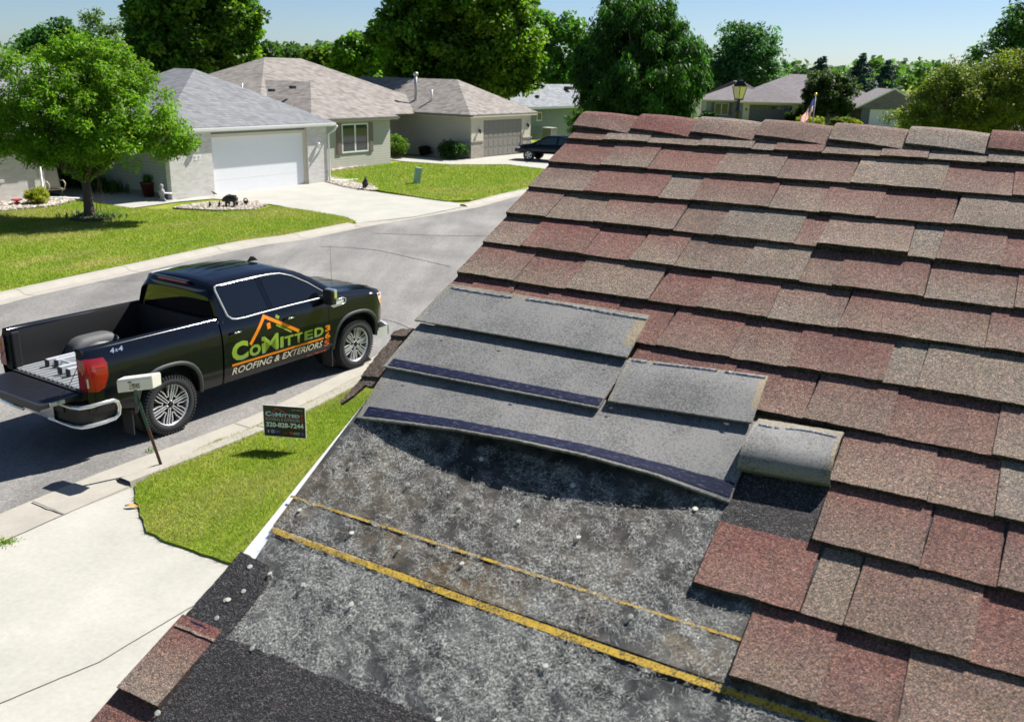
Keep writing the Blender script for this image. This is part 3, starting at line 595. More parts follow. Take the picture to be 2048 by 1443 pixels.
# --- felt, seen where shingles are gone
def flat(mb, poly, h, tint=None, mi=0, cut=.05):
    bm = bmesh.new(); vs = [bm.verts.new((u, v, 0)) for u, v in poly]; bm.faces.new(vs); bmesh.ops.triangulate(bm, faces=bm.faces)
    us = [p[0] for p in poly]; vv = [p[1] for p in poly]
    for c in np.arange(min(us)+cut, max(us), cut): bmesh.ops.bisect_plane(bm, geom=bm.verts[:]+bm.edges[:]+bm.faces[:], plane_co=(c, 0, 0), plane_no=(1, 0, 0))
    for c in np.arange(min(vv)+cut, max(vv), cut): bmesh.ops.bisect_plane(bm, geom=bm.verts[:]+bm.edges[:]+bm.faces[:], plane_co=(0, c, 0), plane_no=(0, 1, 0))
    bm.verts.ensure_lookup_table(); fn = h if callable(h) else (lambda u, v: h)
    P2 = [P(v.co.x, v.co.y, fn(v.co.x, v.co.y)) for v in bm.verts]
    t = [tint(v.co.x, v.co.y) if callable(tint) else tint for v in bm.verts] if tint is not None else None
    mb.add(P2, [tuple(v.index for v in f.verts) for f in bm.faces], mi, False, t); bm.free()
lower = MB(); flat(lower, [(.045, 1.70), (.30, 1.70), (1.5, 1.70), (2.4, 1.70), (2.4, 2.28), (.11, 2.28), (.11, 1.99), (.10, 1.86), (.056, 1.80)], lambda u, v: .0012*math.sin(u*9)*math.sin(v*17), lambda u, v: (min(1, 1.0+.2*math.sin(u*5)), 0.0, 0))
lower.build('underlayment', 'fibre_felt', house, fixn=False)
upper = MB()
def ut(u, v): return (.72+.12*math.sin(u*6+v*9), 1.0 if v > 1.655 else (.45 if u < .3 else .25), 0)
edge = [(1.02, 1.747), (.8, 1.745), (.586, 1.742), (.3, 1.735), (.042, 1.728)]
flat(upper, [(.026, 1.38), (.028, 1.2), (1.1, 1.2), (2.4, 1.2), (2.4, 1.75)]+edge, lambda u, v: .0035+.001*math.sin(u*7+v*5), ut)
ev = [P(u, v, .0035+.001*math.sin(u*7+v*5)) for u, v in [(2.4, 1.75)]+edge]; ev2 = [P(u, v, .0006) for u, v in [(2.4, 1.75)]+edge]; upper.grid([ev, ev2], 0, False, [(0, 0, 0)]*(2*len(ev)))
tag(upper.build('underlayment', 'fibre_felt', house, fixn=False), 'upper sheet of tan stained felt overlapping the lower one')
def vstrip(mb, line, wd, h, jag=.0012, n=160, seed=1):
    rn = random.Random(seed); us = np.linspace(line[0][0], line[-1][0], n); ls = np.interp(us, [p[0] for p in line], [p[1] for p in line])
    a = []; b = []
    for u, v in zip(us, ls):
        q = wd*(.5+rn.uniform(-.04, .04)); a.append(P(u, v-q, h)); b.append(P(u, v+q+rn.uniform(-jag, jag), h))
    mb.grid([a, b], 0, False)
y = MB(); vstrip(y, [(.03, 1.652), (.54, 1.66), (1.02, 1.6645)], .0058, .0052); y.build('chalk_line', 'yellow_paint', house, fixn=False)
y = MB(); vstrip(y, [(.045, 1.737), (.3, 1.744), (.586, 1.7515), (.8, 1.755), (1.0, 1.757), (2.3, 1.757)], .0135, .003, .001); tag(y.build('chalk_line', 'yellow_paint', house, fixn=False), 'broad yellow line along the lapped felt edge')
# loose glass fibres on the felt
n = 85000; U_ = rng.uniform(.05, 1.25, n*2); V_ = rng.uniform(1.40, 2.2, n*2)
den = lowf(U_, V_, 60, 4)*.40+lowf(U_, V_, 15, 8)*.30+lowf(U_, V_, 140, 9)*.40; den += np.where(V_ > 1.76, .38, .20)
lim = (V_ < np.where((U_ > .11), 2.0-.02*U_, 1.80)) & (rng.random(n*2) < np.clip(.22+den*.75, .015, 1)) & ~((U_ > .885) & (V_ < 1.60)) & ~((U_ > .99) & (V_ < 1.74))
U_ = U_[lim][:n]; V_ = V_[lim][:n]; n = len(U_); an = rng.uniform(0, 6.28, n); cv = rng.normal(0, 1.1, n); ln = rng.uniform(.004, .016, n); wd = rng.uniform(.0001, .0002, n)
pts = []; uu, vv, aa = U_.copy(), V_.copy(), an.copy()
hb_ = np.where(V_ < 1.74, .0055, .0018)
for k in range(5):
    nx, ny = -np.sin(aa), np.cos(aa); hh = hb_+.0012*math.sin(k*math.pi/4)
    for sg in (-1, 1):
        a_ = uu+nx*wd*sg; b_ = vv+ny*wd*sg; pts.append(np.stack([a_, -b_*CS-hh*SN, ZR-b_*SN+hh*CS], 1))
    uu = uu+np.cos(aa)*ln/4; vv = vv+np.sin(aa)*ln/4; aa = aa+cv/4
V3 = np.stack(pts, 1).reshape(-1, 3); b0 = (10*np.arange(n))[:, None]
Fq = np.concatenate([b0+np.array([2*k, 2*k+1, 2*k+3, 2*k+2]) for k in range(4)], 0)
tag(fastmesh('glass_fibres', V3, Fq, 'fibre_strand', house), 'pale loose glass fibres scattered on the stripped felt', kind='stuff')
# --- black granule headlaps
def rim(poly, amp, seed, step=.012):
    rn = random.Random(seed); out = []
    for i in range(len(poly)):
        a = Vector(poly[i]); b = Vector(poly[(i+1) % len(poly)]); k = max(1, int((b-a).length/step))
        for j in range(k): q = a.lerp(b, j/k); out.append((q.x+rn.uniform(-amp, amp), q.y+rn.uniform(-amp, amp)))
    return out
bk = MB(); flat(bk, rim([(.021, 1.806), (.105, 1.816), (.13, 1.86), (.125, 1.99), (.012, 1.984)], .0015, 3), .0065)
bk.build('headlap', 'black_granules', house, fixn=False)
bk = MB(); flat(bk, rim([(.111, 1.975), (.3, 1.972), (.6, 1.968), (1.3, 1.96), (2.4, 1.96), (2.4, 2.20), (.111, 2.20)], .003, 5), .008, cut=.2)
bk.build('headlap', 'black_granules', house, fixn=False)
bk = MB(); flat(bk, rim([(.884, 1.27), (1.052, 1.27), (1.052, 1.442), (.889, 1.456)], .0015, 6), .0075)
bk.build('headlap', 'black_granules', house, fixn=False)
sm = MB(); flat(sm, rim([(.035, 1.970), (.075, 1.972), (.112, 1.981), (.110, 1.987), (.07, 1.981), (.035, 1.977)], .0015, 8, .008), .0072); sm.build('sealant_smear', 'sealant_navy', house, fixn=False); sm = MB()

# --- folded-back shingles (back side up)
def patch(name, rows, thick=.0045, nu=60, nv=14, label=None, stain='right', seed=0):
    """rows: list of (list of (u,v,h) along u), top to bottom"""
    rn = random.Random(seed); R_ = [np.array(r, float) for r in rows]
    def at(s, t):
        x = t*(len(R_)-1); i = min(int(x), len(R_)-2); f = x-i
        def row(r): k = s*(len(r)-1); j = min(int(k), len(r)-2); g_ = k-j; return r[j]*(1-g_)+r[j+1]*g_
        if len(R_) > 2:
            i0, i3 = max(i-1, 0), min(i+2, len(R_)-1); p0, p1, p2, p3 = row(R_[i0]), row(R_[i]), row(R_[i+1]), row(R_[i3])
            return .5*((2*p1)+(p2-p0)*f+(2*p0-5*p1+4*p2-p3)*f*f+(3*p1-p0-3*p2+p3)*f**3)
        return row(R_[i])*(1-f)+row(R_[i+1])*f
    m = MB(); top = []; bot = []; tt = []
    for j in range(nv+1):
        a = []; b = []
        for i in range(nu+1):
            s, t = i/nu, j/nv; q = at(s, t); jt = .0007
            if j in (0, nv): q = q+np.array([0, rn.uniform(-jt, jt), 0])
            if i in (0, nu): q = q+np.array([rn.uniform(-jt, jt), 0, 0])
            a.append(P(*q)); b.append(P(q[0], q[1], q[2]-thick))
            c = (1, 1, 1)
            if stain and s < .035: c = (1.2, 1.16, 1.05)
            if stain == 'right' and s > .955 and t < .75: c = (1.4, 1.15, .75)
            if stain == 'right' and t < .1: c = (1.25, 1.12, .85)
            tt.append(c)
        top.append(a); bot.append(b)
    m.grid(top, 0, True, tt); m.grid(bot, 0, True, [(.5, .5, .5)]*len(tt))
    rimt = [top[0], bot[0]]; m.grid(rimt, 0, False, [(1, 1, 1)]*(2*len(top[0]))); m.grid([top[-1], bot[-1]], 0, False, [(1, 1, 1)]*(2*len(top[0])))
    m.grid([[r[0] for r in top], [r[0] for r in bot]], 0, False, [(1.2, 1.2, 1.1)]*(2*len(top))); m.grid([[r[-1] for r in top], [r[-1] for r in bot]], 0, False, [(1.4, 1.2, .9)]*(2*len(top)))
    o = m.build(name, 'shingle_back', house, fixn=False)
    if label: tag(o, label)
    return o, at
def film(par, at, s0, s1, t0, t1, mat='sealant_strip', n=80, off=.0012):
    m = MB(); rows = []; tt = []; rn = random.Random(5)
    for t in np.linspace(t0, t1, 4):
        row = []
        for s in np.linspace(s0, s1, n): q = at(s, t); row.append(P(q[0], q[1]+rn.uniform(-.0006, .0006), q[2]+off)); tt.append((q[0], q[1], 0))
        rows.append(row)
    m.grid(rows, 0, True, tt); return m.build('sealant_strip', mat, par, fixn=False)
def blobs(par, at, t, amp, seed, s0=.03, s1=.97):
    rn = random.Random(seed); m = MB(); s = s0
    while s < s1:
        w_ = rn.uniform(.03, .09)
        if rn.random() < .95:
            k = 14; A = []; B = []
            for i in range(k+1):
                f = i/k; q = at(min(s+w_*f, 1), t+.015*math.sin(8*(s+w_*f))); e_ = math.sin(math.pi*f)**.6*rn.uniform(.6, 1.15)*amp
                A.append(P(q[0], q[1]-e_, q[2]+.0012)); B.append(P(q[0], q[1]+e_*rn.uniform(.7, 1.5), q[2]+.0014))
            M_ = [tuple((a[c]+b[c])/2+(0, -SN*.0018, CS*.0018)[c] for c in range(3)) for a, b in zip(A, B)]
            m.grid([A, M_, B], 0, False)
        s += w_*rn.uniform(.75, 1.05)
    m.build('sealant_bead', 'sealant_blob', par, fixn=False)
f5, a5 = patch('folded_shingle', [[(.885, 1.185, .018), (1.047, 1.178, .018)], [(.885, 1.225, .034), (1.047, 1.215, .034)], [(.885, 1.262, .046), (1.048, 1.252, .046)], [(.885, 1.292, .050), (1.05, 1.282, .049)], [(.885, 1.318, .042), (1.051, 1.308, .042)], [(.886, 1.329, .025), (1.052, 1.319, .025)], [(.886, 1.318, .008), (1.053, 1.308, .008)]], nv=24, label='small folded shingle curling over at the right end', seed=5)
blobs(f5, a5, .12, .0045, 5, .05, .9)
f4, a4 = patch('folded_shingle', [[(.024, 1.235, .017), (.3, 1.235, .018), (.6, 1.215, .018), (.885, 1.195, .018)], [(.03, 1.30, .018), (.3, 1.30, .022), (.6, 1.28, .024), (.889, 1.27, .022)], [(.036, 1.36, .014), (.3, 1.36, .034), (.6, 1.35, .037), (.892, 1.34, .020)],
                [(.040, 1.412, .010), (.17, 1.412, .029), (.3, 1.408, .042), (.45, 1.404, .049), (.6, 1.400, .047), (.75, 1.397, .034), (.892, 1.402, .012)]], thick=.0065, nu=110, nv=22, label='longest folded shingle lifted clear of the felt along its lower edge', stain='left', seed=4)
film(f4, a4, .02, .998, .765, .925)
f3, a3 = patch('folded_shingle', [[(.572, 1.088, .026), (.872, 1.069, .026)], [(.577, 1.15, .034), (.876, 1.13, .034)], [(.582, 1.232, .033), (.880, 1.214, .033)]], label='folded shingle with a tan stained right end beside the red courses', seed=3)
blobs(f3, a3, .10, .0045, 3)
f2, a2 = patch('folded_shingle', [[(.016, 1.086, .018), (.575, 1.086, .018)], [(.02, 1.18, .026), (.573, 1.18, .028)], [(.022, 1.2625, .030), (.572, 1.258, .034)]], nu=80, label='middle folded shingle with a navy sealant strip and square right end', stain='left', seed=2)
film(f2, a2, .02, .998, .775, .935)
f1, a1 = patch('folded_shingle', [[(.012, .928, .022), (.561, .933, .022)], [(.008, 1.094, .033), (.57, 1.094, .033)]], nu=80, label='topmost folded shingle tucked under the red courses', seed=1)
blobs(f1, a1, .10, .0048, 1)
for u, v, h in ((.113, 1.124, .028), (.269, 1.125, .028), (.533, 1.123, .028), (.596, 1.249, .03), (.833, 1.227, .028), (.108, 1.259, .037), (.385, 1.256, .037), (.742, 1.386, .033), (.197, 1.402, .026)):
    hl = MB(); k = [(u+.006*math.cos(a)*random.uniform(.5, 1.1), v+.0035*math.sin(a)*random.uniform(.5, 1.1)) for a in np.linspace(0, 5.6, 8)]; flat(hl, k, h+.0012)
    hl.build('nail_tear', 'ink', house, fixn=False)
# torn shingle ends hanging past the rake
def torn(poly, h, label, tints):
    m = MB(); n_ = len(poly); rn = random.Random(len(poly)); pl = rim(poly, .0016, 4, .006)
    f = lambda u: h-max(0, -u)*.18
    flat(m, pl, lambda u, v: f(u)+.0006*math.sin(u*300+v*170), lambda u, v: lerp(tints[0], tints[1], .5+.5*math.sin(v*90+u*60)), cut=.012)
    a = [P(u, v, f(u)) for u, v in pl]; b = [P(u, v, f(u)-.007) for u, v in pl]; m.grid([a+a[:1], b+b[:1]], 0, False, [(.03, .028, .025)]*(2*len(a)+2))
    m.add(b, [tuple(t) for t in tessellate_polygon([[Vector((u, v, 0)) for u, v in pl]])], 0, False, (.03, .03, .03))
    tag(m.build('torn_shingle', 'shingle_granules', house, fixn=False), label)
D1, D2 = (.085, .072, .062), (.16, .125, .10)
torn([(-.040, 1.100), (.03, 1.095), (.03, 1.128), (-.056, 1.126), (-.058, 1.112)], .006, 'small upper tip of torn shingle past the rake edge', (D2, D1))
torn([(-.052, 1.126), (.03, 1.124), (.03, 1.27), (-.048, 1.276), (-.053, 1.2)], .001, 'dark torn shingle piece hanging past the rake edge', (D1, (.11, .085, .07)))
torn([(-.047, 1.276), (.02, 1.27), (.02, 1.30), (-.010, 1.302), (-.018, 1.298), (-.024, 1.318), (-.027, 1.33), (-.036, 1.352), (-.045, 1.366), (-.053, 1.364), (-.051, 1.32)], -.004, 'lowest jagged torn shingle tip over the lawn', (D2, D1))
# nails
nl = MB(); nl.lathe([(.0001, .0007), (.0050, .0005), (.0055, .0001), (.0054, -.0006), (.0016, -.0009), (.0014, -.03), (.0001, -.031)], 16, smooth=False)
nobj = nl.build('roofing_nail', 'galvanised', house); tag(nobj, 'dull galvanised nail head standing in the stripped felt')
nails = [(.111, 1.528), (.266, 1.538), (.397, 1.556), (.532, 1.552), (.657, 1.55), (.837, 1.423), (.077, 1.669), (.222, 1.683), (.337, 1.682), (.474, 1.674), (.81, 1.675), (.712, 1.81), (.318, 1.824), (.202, 1.818), (.12, 1.819), (.066, 1.822), (.194, 1.965), (.589, 1.956), (.931, 1.832), (.092, 1.873), (.075, 1.899), (.07, 1.902), (.081, 1.94), (.595, 1.438), (.382, 1.43), (.112, 2.128)]
for i, (u, v) in enumerate(nails):
    o = nobj if i == 0 else nobj.copy()
    if i: col.objects.link(o); o.parent = house
    up_ = .008 if i in (15, 19, 20, 21, 22) else (.009+random.uniform(-.001, .003)); o.location = P(u, v+up_*1.1, up_)
    o.rotation_euler = (SL+random.uniform(-.25, .25), random.uniform(-.25, .25), 0)
    k = random.uniform(.8, .95); o.scale = (k, k, 1)
# ridge caps
ci = [-.011, .184, .375, .567, .770, .968, 1.167, 1.360, 1.555, 1.75, 1.945, 2.14, 2.335]
tn = [(RED, BRN), (RED, RED), (TAN, BRN), (BRN, BRN), (BRN, TAN), (TAN, GREY), (RED, REDD), (BRN, TAN)]
cap_lab = ['first red ridge cap at the open rake end', 'second ridge cap, plain red, lapping over the first', 'pale tan ridge cap third from the rake end', 'fourth ridge cap, brownish red', 'fifth ridge cap with a pale lower half', 'sixth ridge cap, greyish tan', 'seventh ridge cap, deep red, at the right edge']
for i, c0 in enumerate(ci):
    m = MB(); rn = random.Random(i+40); c1 = c0+.225; rows = []; tt = []; ca, cb = tn[i % 8]
    for j in range(13):
        s = j/12; u = c0+(c1-c0)*s; row = []
        lift = .029-.014*s+(.004*math.sin(s*3.1)); vb = .108+.016*s+rn.uniform(-.0008, .0008)
        for t in np.linspace(-1, 1, 15):
            # rounded over the ridge
            a = abs(t)*vb; y_ = -math.copysign(a*CS, t)*-1; z_ = ZR+lift-(a*SN)-.010*math.exp(-(a/.02)**2)+.0
            hang = .1*lift*max(0, abs(t)-.5)*2; row.append((u, y_*-1 if False else math.copysign(a*CS, -t), z_-hang*.8)); tt.append(tuple(x*rn.uniform(.97, 1.03) for x in lerp(ca, cb, min(1, max(0, t)*1.1 if t > 0 else 0))))
        rows.append(row)
    m.grid(rows, 0, False, tt)
    low = [[(x, y, z-.0075) for x, y, z in r] for r in rows]; dk = (.03, .025, .025)
    m.grid([rows[0], low[0]], 0, False, [dk]*30); m.grid([[r[-1] for r in rows], [r[-1] for r in low]], 0, False, [dk]*26); m.grid([[r[0] for r in rows], [r[0] for r in low]], 0, False, [dk]*26); m.grid(low, 0, False, [dk]*len(tt))
    o = m.build('ridge_cap', 'shingle_granules', house, fixn=False)
    if i < 7: tag(o, cap_lab[i])
for i in range(46):
    pass
m = MB(); m.add([(2.5, -.1, ZR-.02), (11.3, -.1, ZR-.02), (11.3, 0, ZR+.03), (2.5, 0, ZR+.03), (2.5, .1, ZR-.02), (11.3, .1, ZR-.02)], [(0, 1, 2, 3), (3, 2, 5, 4)], tint=BRN); m.build('ridge_strip', 'shingle_granules', house)
# ================================================================ houses across the street (street frame: s along the kerb, w away from it)
AN = math.atan2(.838, .545); E1 = Vector((.5452, .8383, 0)); E2 = Vector((-.8383, .5452, 0))
def sw(s, w_, z=0): p = E1*s+E2*w_; return (p.x, p.y, z)
class House:
    def __init__(s, name, label, s0, w0, cat='house', frame=None):
        s.o = (s0, w0); s.e = empty(name, sw(s0, w0), AN, label, cat)
    def q(s, p): return (p[0]-s.o[0], p[1]-s.o[1], p[2])
    def part(s, name, mat, fn, parent=None, bevel=0, label=None):
        m = MB(); fn(m); m.v = [s.q(v) for v in m.v]; o = m.build(name, mat, parent or s.e, bevel)
        if label: o['label'] = label
        return o
def hip(m, s0, s1, w0, w1, ze, along='w', pitch=.5, th=.14, ridge=None, gable=(False, False), mi=0):
    """hip roof slab; ridge along s or w"""
    if along == 'w':
        half = (s1-s0)/2; zr = ze+half*pitch; c = (s0+s1)/2; a = w0+(0 if gable[0] else half); b = w1-(0 if gable[1] else half)
        if ridge: a, b = ridge
        T = [(s0, w0, ze), (s1, w0, ze), (s1, w1, ze), (s0, w1, ze), (c, a, zr), (c, b, zr)]; fs = [(0, 1, 4), (1, 2, 5, 4), (2, 3, 5), (3, 0, 4, 5)]
    else:
        half = (w1-w0)/2; zr = ze+half*pitch; c = (w0+w1)/2; a = s0+(0 if gable[0] else half); b = s1-(0 if gable[1] else half)
        if ridge: a, b = ridge
        T = [(s0, w0, ze), (s1, w0, ze), (s1, w1, ze), (s0, w1, ze), (a, c, zr), (b, c, zr)]; fs = [(0, 1, 5, 4), (1, 2, 5), (2, 3, 4, 5), (3, 0, 4)]
    m.add(T, fs, mi)
    B = [(x, y, z-.03) for x, y, z in T[:4]]; m.add(T[:4]+B, [(0, 4, 5, 1), (1, 5, 6, 2), (2, 6, 7, 3), (3, 7, 4, 0), (4, 7, 6, 5)], mi)
def fascia(m, s0, s1, w0, w1, z0, z1, t=.04, ins=.02):
    m.box((s0+ins, w0+ins, z0), (s1-ins, w0+ins+t, z1)); m.box((s0+ins, w1-ins-t, z0), (s1-ins, w1-ins, z1)); m.box((s0+ins, w0+ins+t, z0), (s0+ins+t, w1-ins-t, z1)); m.box((s1-ins-t, w0+ins+t, z0), (s1-ins, w1-ins-t, z1)); m.box((s0+ins+t, w0+ins+t, z1-.03), (s1-ins-t, w1-ins-t, z1-.01))
def garage_door(H, s0, s1, w_, z1, mat, rows=4, cols=8, name='garage_door', windows=None):
    g_ = H.part(name, mat, lambda m: m.box((s0, w_, .02), (s1, w_+.05, z1)))
    hgt = (z1-.02)/rows; cw = (s1-s0)/cols
    def f(m):
        for r_i in range(rows):
            for c_i in range(cols):
                a = s0+c_i*cw; z = .02+r_i*hgt
                m.box((a+.06, w_-(.0012 if mat == 'door_white' else .010), z+.08), (a+cw-.06, w_-.0, z+hgt-.08))
    if mat != 'door_white': H.part('door_panels', mat, f, g_, .006)
    g2 = H.part('panel_joint', 'fascia_dark' if mat != 'door_white' else 'trim_white', lambda m: [m.box((s0, w_-.003, .02+k*hgt-.004), (s1, w_-.001, .02+k*hgt+.004)) for k in range(1, rows)], g_)
    if windows: H.part('door_window', 'window_glass', lambda m: [m.box((s0+c_i*cw+.1, w_-.016, z1-hgt+.12), (s0+(c_i+1)*cw-.1, w_-.013, z1-.12)) for c_i in windows], g_)
    return g_
def window(H, s0, s1, z0, z1, w_, casings=2, shutters=False, frame='trim_white', face='w', fw=.07):
    def T(a, b):  # helper for faces along w (side walls) : swap coordinates
        return (a, b) if face == 'w' else ((a[1], a[0], a[2]), (b[1], b[0], b[2]))
    def fr(m):
        bx = lambda a, b: m.box(*T(a, b))
        bx((s0, w_-.04, z0), (s1, w_+.02, z0+fw)); bx((s0, w_-.04, z1-fw), (s1, w_+.02, z1)); bx((s0, w_-.04, z0+fw), (s0+fw, w_+.02, z1-fw)); bx((s1-fw, w_-.04, z0+fw), (s1, w_+.02, z1-fw))
        for k in range(1, casings): c = s0+(s1-s0)*k/casings; bx((c-fw*.7, w_-.035, z0+fw), (c+fw*.7, w_+.02, z1-fw))
    f = H.part('window', frame, fr); H.part('pane', 'window_glass', lambda m: m.box(*T((s0+fw*.5, w_-.012, z0+fw*.5), (s1-fw*.5, w_-.004, z1-fw*.5))), f)
    if shutters:
        for a, b in ((s0-.36, s0-.02), (s1+.02, s1+.36)): H.part('shutter', 'shutter', lambda m: [m.box((a, w_-.05, z0-.03), (b, w_-.01, z1+.03))]+[m.box((a+.05, w_-.058, z0+.03+k*.09), (b-.05, w_-.052, z0+.09+k*.09)) for k in range(int((z1-z0-.06)/.09))])
    return f
def wall_lamp(H, s, w_, z, mat='white_metal', parent=None):
    def f(m):
        x, y, zz = s, w_-.1, z; m.lathe([(.001, .16), (.05, .12), (.075, .1), (.06, .08), (.055, -.08), (.03, -.13), (.001, -.14)], 10, (x, y, zz)); m.box((s-.03, w_-.06, z-.02), (s+.03, w_+.005, z+.06))
    return H.part('wall_lamp', mat, f, parent)
# ---- garage house with the white double door
H = House('garage_house', 'grey hip roofed garage with a white double door between pale brick piers', 22.2, 29.8)
H.part('wall', ['siding_green', 'foundation'], lambda m: (m.box((22.2, 29.9, .22), (30.3, 37.6, 2.5)), m.box((22.22, 29.92, 0), (30.28, 37.58, .22), 1)))
H.part('brick_pier', 'brick_pale', lambda m: m.box((22.16, 29.70, 0), (24.12, 29.95, 2.42)), label='broad pale brick pier left of the white door with house numbers')
H.part('brick_pier', 'brick_pale', lambda m: m.box((29.18, 29.70, 0), (30.34, 29.95, 2.42)))
H.part('door_frame', 'trim_cream', lambda m: (m.box((24.12, 29.80, 0), (24.22, 29.92, 2.2)), m.box((29.05, 29.80, 0), (29.18, 29.92, 2.2)), m.box((24.12, 29.80, 2.2), (29.18, 29.92, 2.32))))
garage_door(H, 24.22, 29.05, 29.86, 2.2, 'door_white')
rf = H.part('roof', 'roof_grey', lambda m: hip(m, 21.85, 30.72, 29.58, 38.0, 2.60, 'w', .47, ridge=(33.1, 34.4)))
H.part('fascia', 'trim_white', lambda m: fascia(m, 21.85, 30.72, 29.58, 38.0, 2.42, 2.565))
H.part('gutter', 'trim_white', lambda m: m.prism([(29.49, 2.47), (29.58, 2.45), (29.58, 2.57), (29.48, 2.57)], 21.85, 30.75, fn=lambda a, b, c: (c, a, b)), bevel=.008)
H.part('downspout', 'trim_white', lambda m: (m.tube([(30.6, 29.3, 2.46), (30.6, 29.45, 2.28), (30.42, 29.66, 2.1), (30.42, 29.66, .12), (30.8, 29.4, .07), (31.7, 29.2, .06)], .045, 6)))
H.part('house_number', 'white_metal', lambda m: text_fit(m, '727', 23.1, 23.62, 1.42, 1.60, lambda x, z: (x, 29.685, z), 0, .02))
wall_lamp(H, 29.75, 29.70, 1.62); wall_lamp(H, 23.35, 29.70, 1.85)
# ---- brick house at the far left
H = House('brick_house', 'pale brick house cut off by the left edge, with a white framed window', 19.3, 33.1)
H.part('wall', 'brick_pale', lambda m: m.box((8.5, 33.1, 0), (19.3, 45, 2.5)))
H.part('wall', 'siding_green', lambda m: m.box((19.3, 37.7, 0), (30, 46, 2.5)), label='shaded green siding wall at the back of the entry court')
H.part('roof', 'roof_grey', lambda m: hip(m, 8, 27.5, 32.65, 46.5, 2.58, 's', .46, ridge=(17.2, 20.2)))
H.part('fascia', 'trim_white', lambda m: fascia(m, 8, 19.7, 32.65, 37, 2.42, 2.56))
f_ = window(H, 15.3, 17.55, .88, 2.05, 33.08, 2); H.part('blind', 'trim_cream', lambda m: [m.box((15.4, 33.068, .98+k*.05), (17.45, 33.0745, 1.015+k*.05)) for k in range(20)], f_)
H.part('window_sill', 'brick_pale', lambda m: m.box((15.1, 32.99, .76), (17.75, 33.09, .86)))
H.part('downspout', 'trim_white', lambda m: m.tube([(19.1, 33.0, 2.4), (19.1, 33.0, .14), (19.35, 32.7, .1), (19.9, 31.9, .09)], .045, 6))
H.part('door', 'door_slate', lambda m: m.box((20.2, 37.66, .1), (21.1, 37.7, 2.1)))
# ---- tan house with brown roof
H = House('siding_house', 'cream siding house with mottled brown hip roofs and a tan double garage door', 33, 31.9)
H.part('wall', 'siding_tan', lambda m: m.box((33.1, 33.2, 0), (38.65, 42, 2.45)), label='front wall with the twin window')
H.part('wall', 'siding_tan', lambda m: m.box((44.2, 31.95, 0), (50.45, 46, 2.45)), label='garage wing wall in shade')
H.part('wall', 'siding_tan', lambda m: m.box((36, 37.5, 0), (44.3, 50, 2.45)))
rf = H.part('roof', 'roof_tan', lambda m: (hip(m, 32.7, 39.05, 32.95, 43, 2.50, 'w', .52), hip(m, 43.75, 50.95, 31.66, 46.6, 2.50, 'w', .51)))
rf2 = H.part('roof', 'roof_tan', lambda m: hip(m, 31.8, 47.6, 35.6, 48.6, 2.42, 's', .445), label='tallest roof block behind the twin window wing')
H.part('fascia', 'trim_cream', lambda m: (fascia(m, 32.7, 39.05, 32.95, 43, 2.33, 2.46), fascia(m, 43.75, 50.95, 31.66, 46.6, 2.33, 2.46)))
H.part('gutter', 'fascia_dark', lambda m: (m.box((32.7, 32.87, 2.38), (39.08, 32.95, 2.48)), m.box((43.66, 31.45, 2.38), (43.75, 46.5, 2.48))))
window(H, 34.95, 36.9, .78, 2.2, 33.2, 2, True)
H.part('brick_pier', 'brick_tan', lambda m: (m.box((44.12, 31.85, 0), (45.3, 32.05, .95)), m.box((44.08, 31.81, .95), (45.34, 32.05, 1.03))))
H.part('brick_pier', 'brick_tan', lambda m: (m.box((49.6, 31.85, 0), (50.52, 32.05, .95)), m.box((49.56, 31.81, .95), (50.56, 32.05, 1.03))))
H.part('pier_siding', 'trim_cream', lambda m: m.box((44.2, 31.9, 1.03), (45.3, 31.99, 2.4))); H.part('pier_siding', 'trim_cream', lambda m: m.box((49.6, 31.9, 1.03), (50.5, 31.99, 2.4)))
H.part('door_frame', 'trim_cream', lambda m: (m.box((45.3, 31.9, 2.14), (49.6, 32.0, 2.3)), m.box((45.3, 31.9, 0), (45.4, 32.0, 2.14)), m.box((49.5, 31.9, 0), (49.6, 32.0, 2.14))))
garage_door(H, 45.4, 49.5, 31.94, 2.14, 'door_tan')
wall_lamp(H, 44.9, 31.88, 1.55, 'iron_black'); wall_lamp(H, 50.05, 31.88, 1.72, 'iron_black')
H.part('vent_pipe', 'vent_metal', lambda m: (m.tube([(45.0, 36.6, 3.1), (45.0, 36.6, 4.55)], .09, 8), m.lathe([(.001, .22), (.15, .18), (.15, .02), (.09, 0)], 8, (45.0, 36.6, 4.5)), m.lathe([(.13, 0), (.1, .25), (.09, .3)], 8, (45, 36.6, 3.05))), rf, label='tall metal flue')
H.part('vent_pipe', 'trim_white', lambda m: m.tube([(45.0, 35.4, 3.1), (45.0, 35.4, 3.75)], .07, 8), rf, label='short white plumbing pipe')
H.part('roof_vent', 'vent_black', lambda m: m.box((34.0, 37.0, 3.62), (34.25, 37.25, 3.76)), rf)
H.part('roof_vent', 'vent_black', lambda m: m.box((34.4, 35.9, 3.80), (34.65, 36.15, 3.94)), rf)
H.part('roof_vent', 'vent_metal', lambda m: m.tube([(33.0, 38.0, 3.0), (33.0, 38.0, 4.0)], .05, 6), rf)
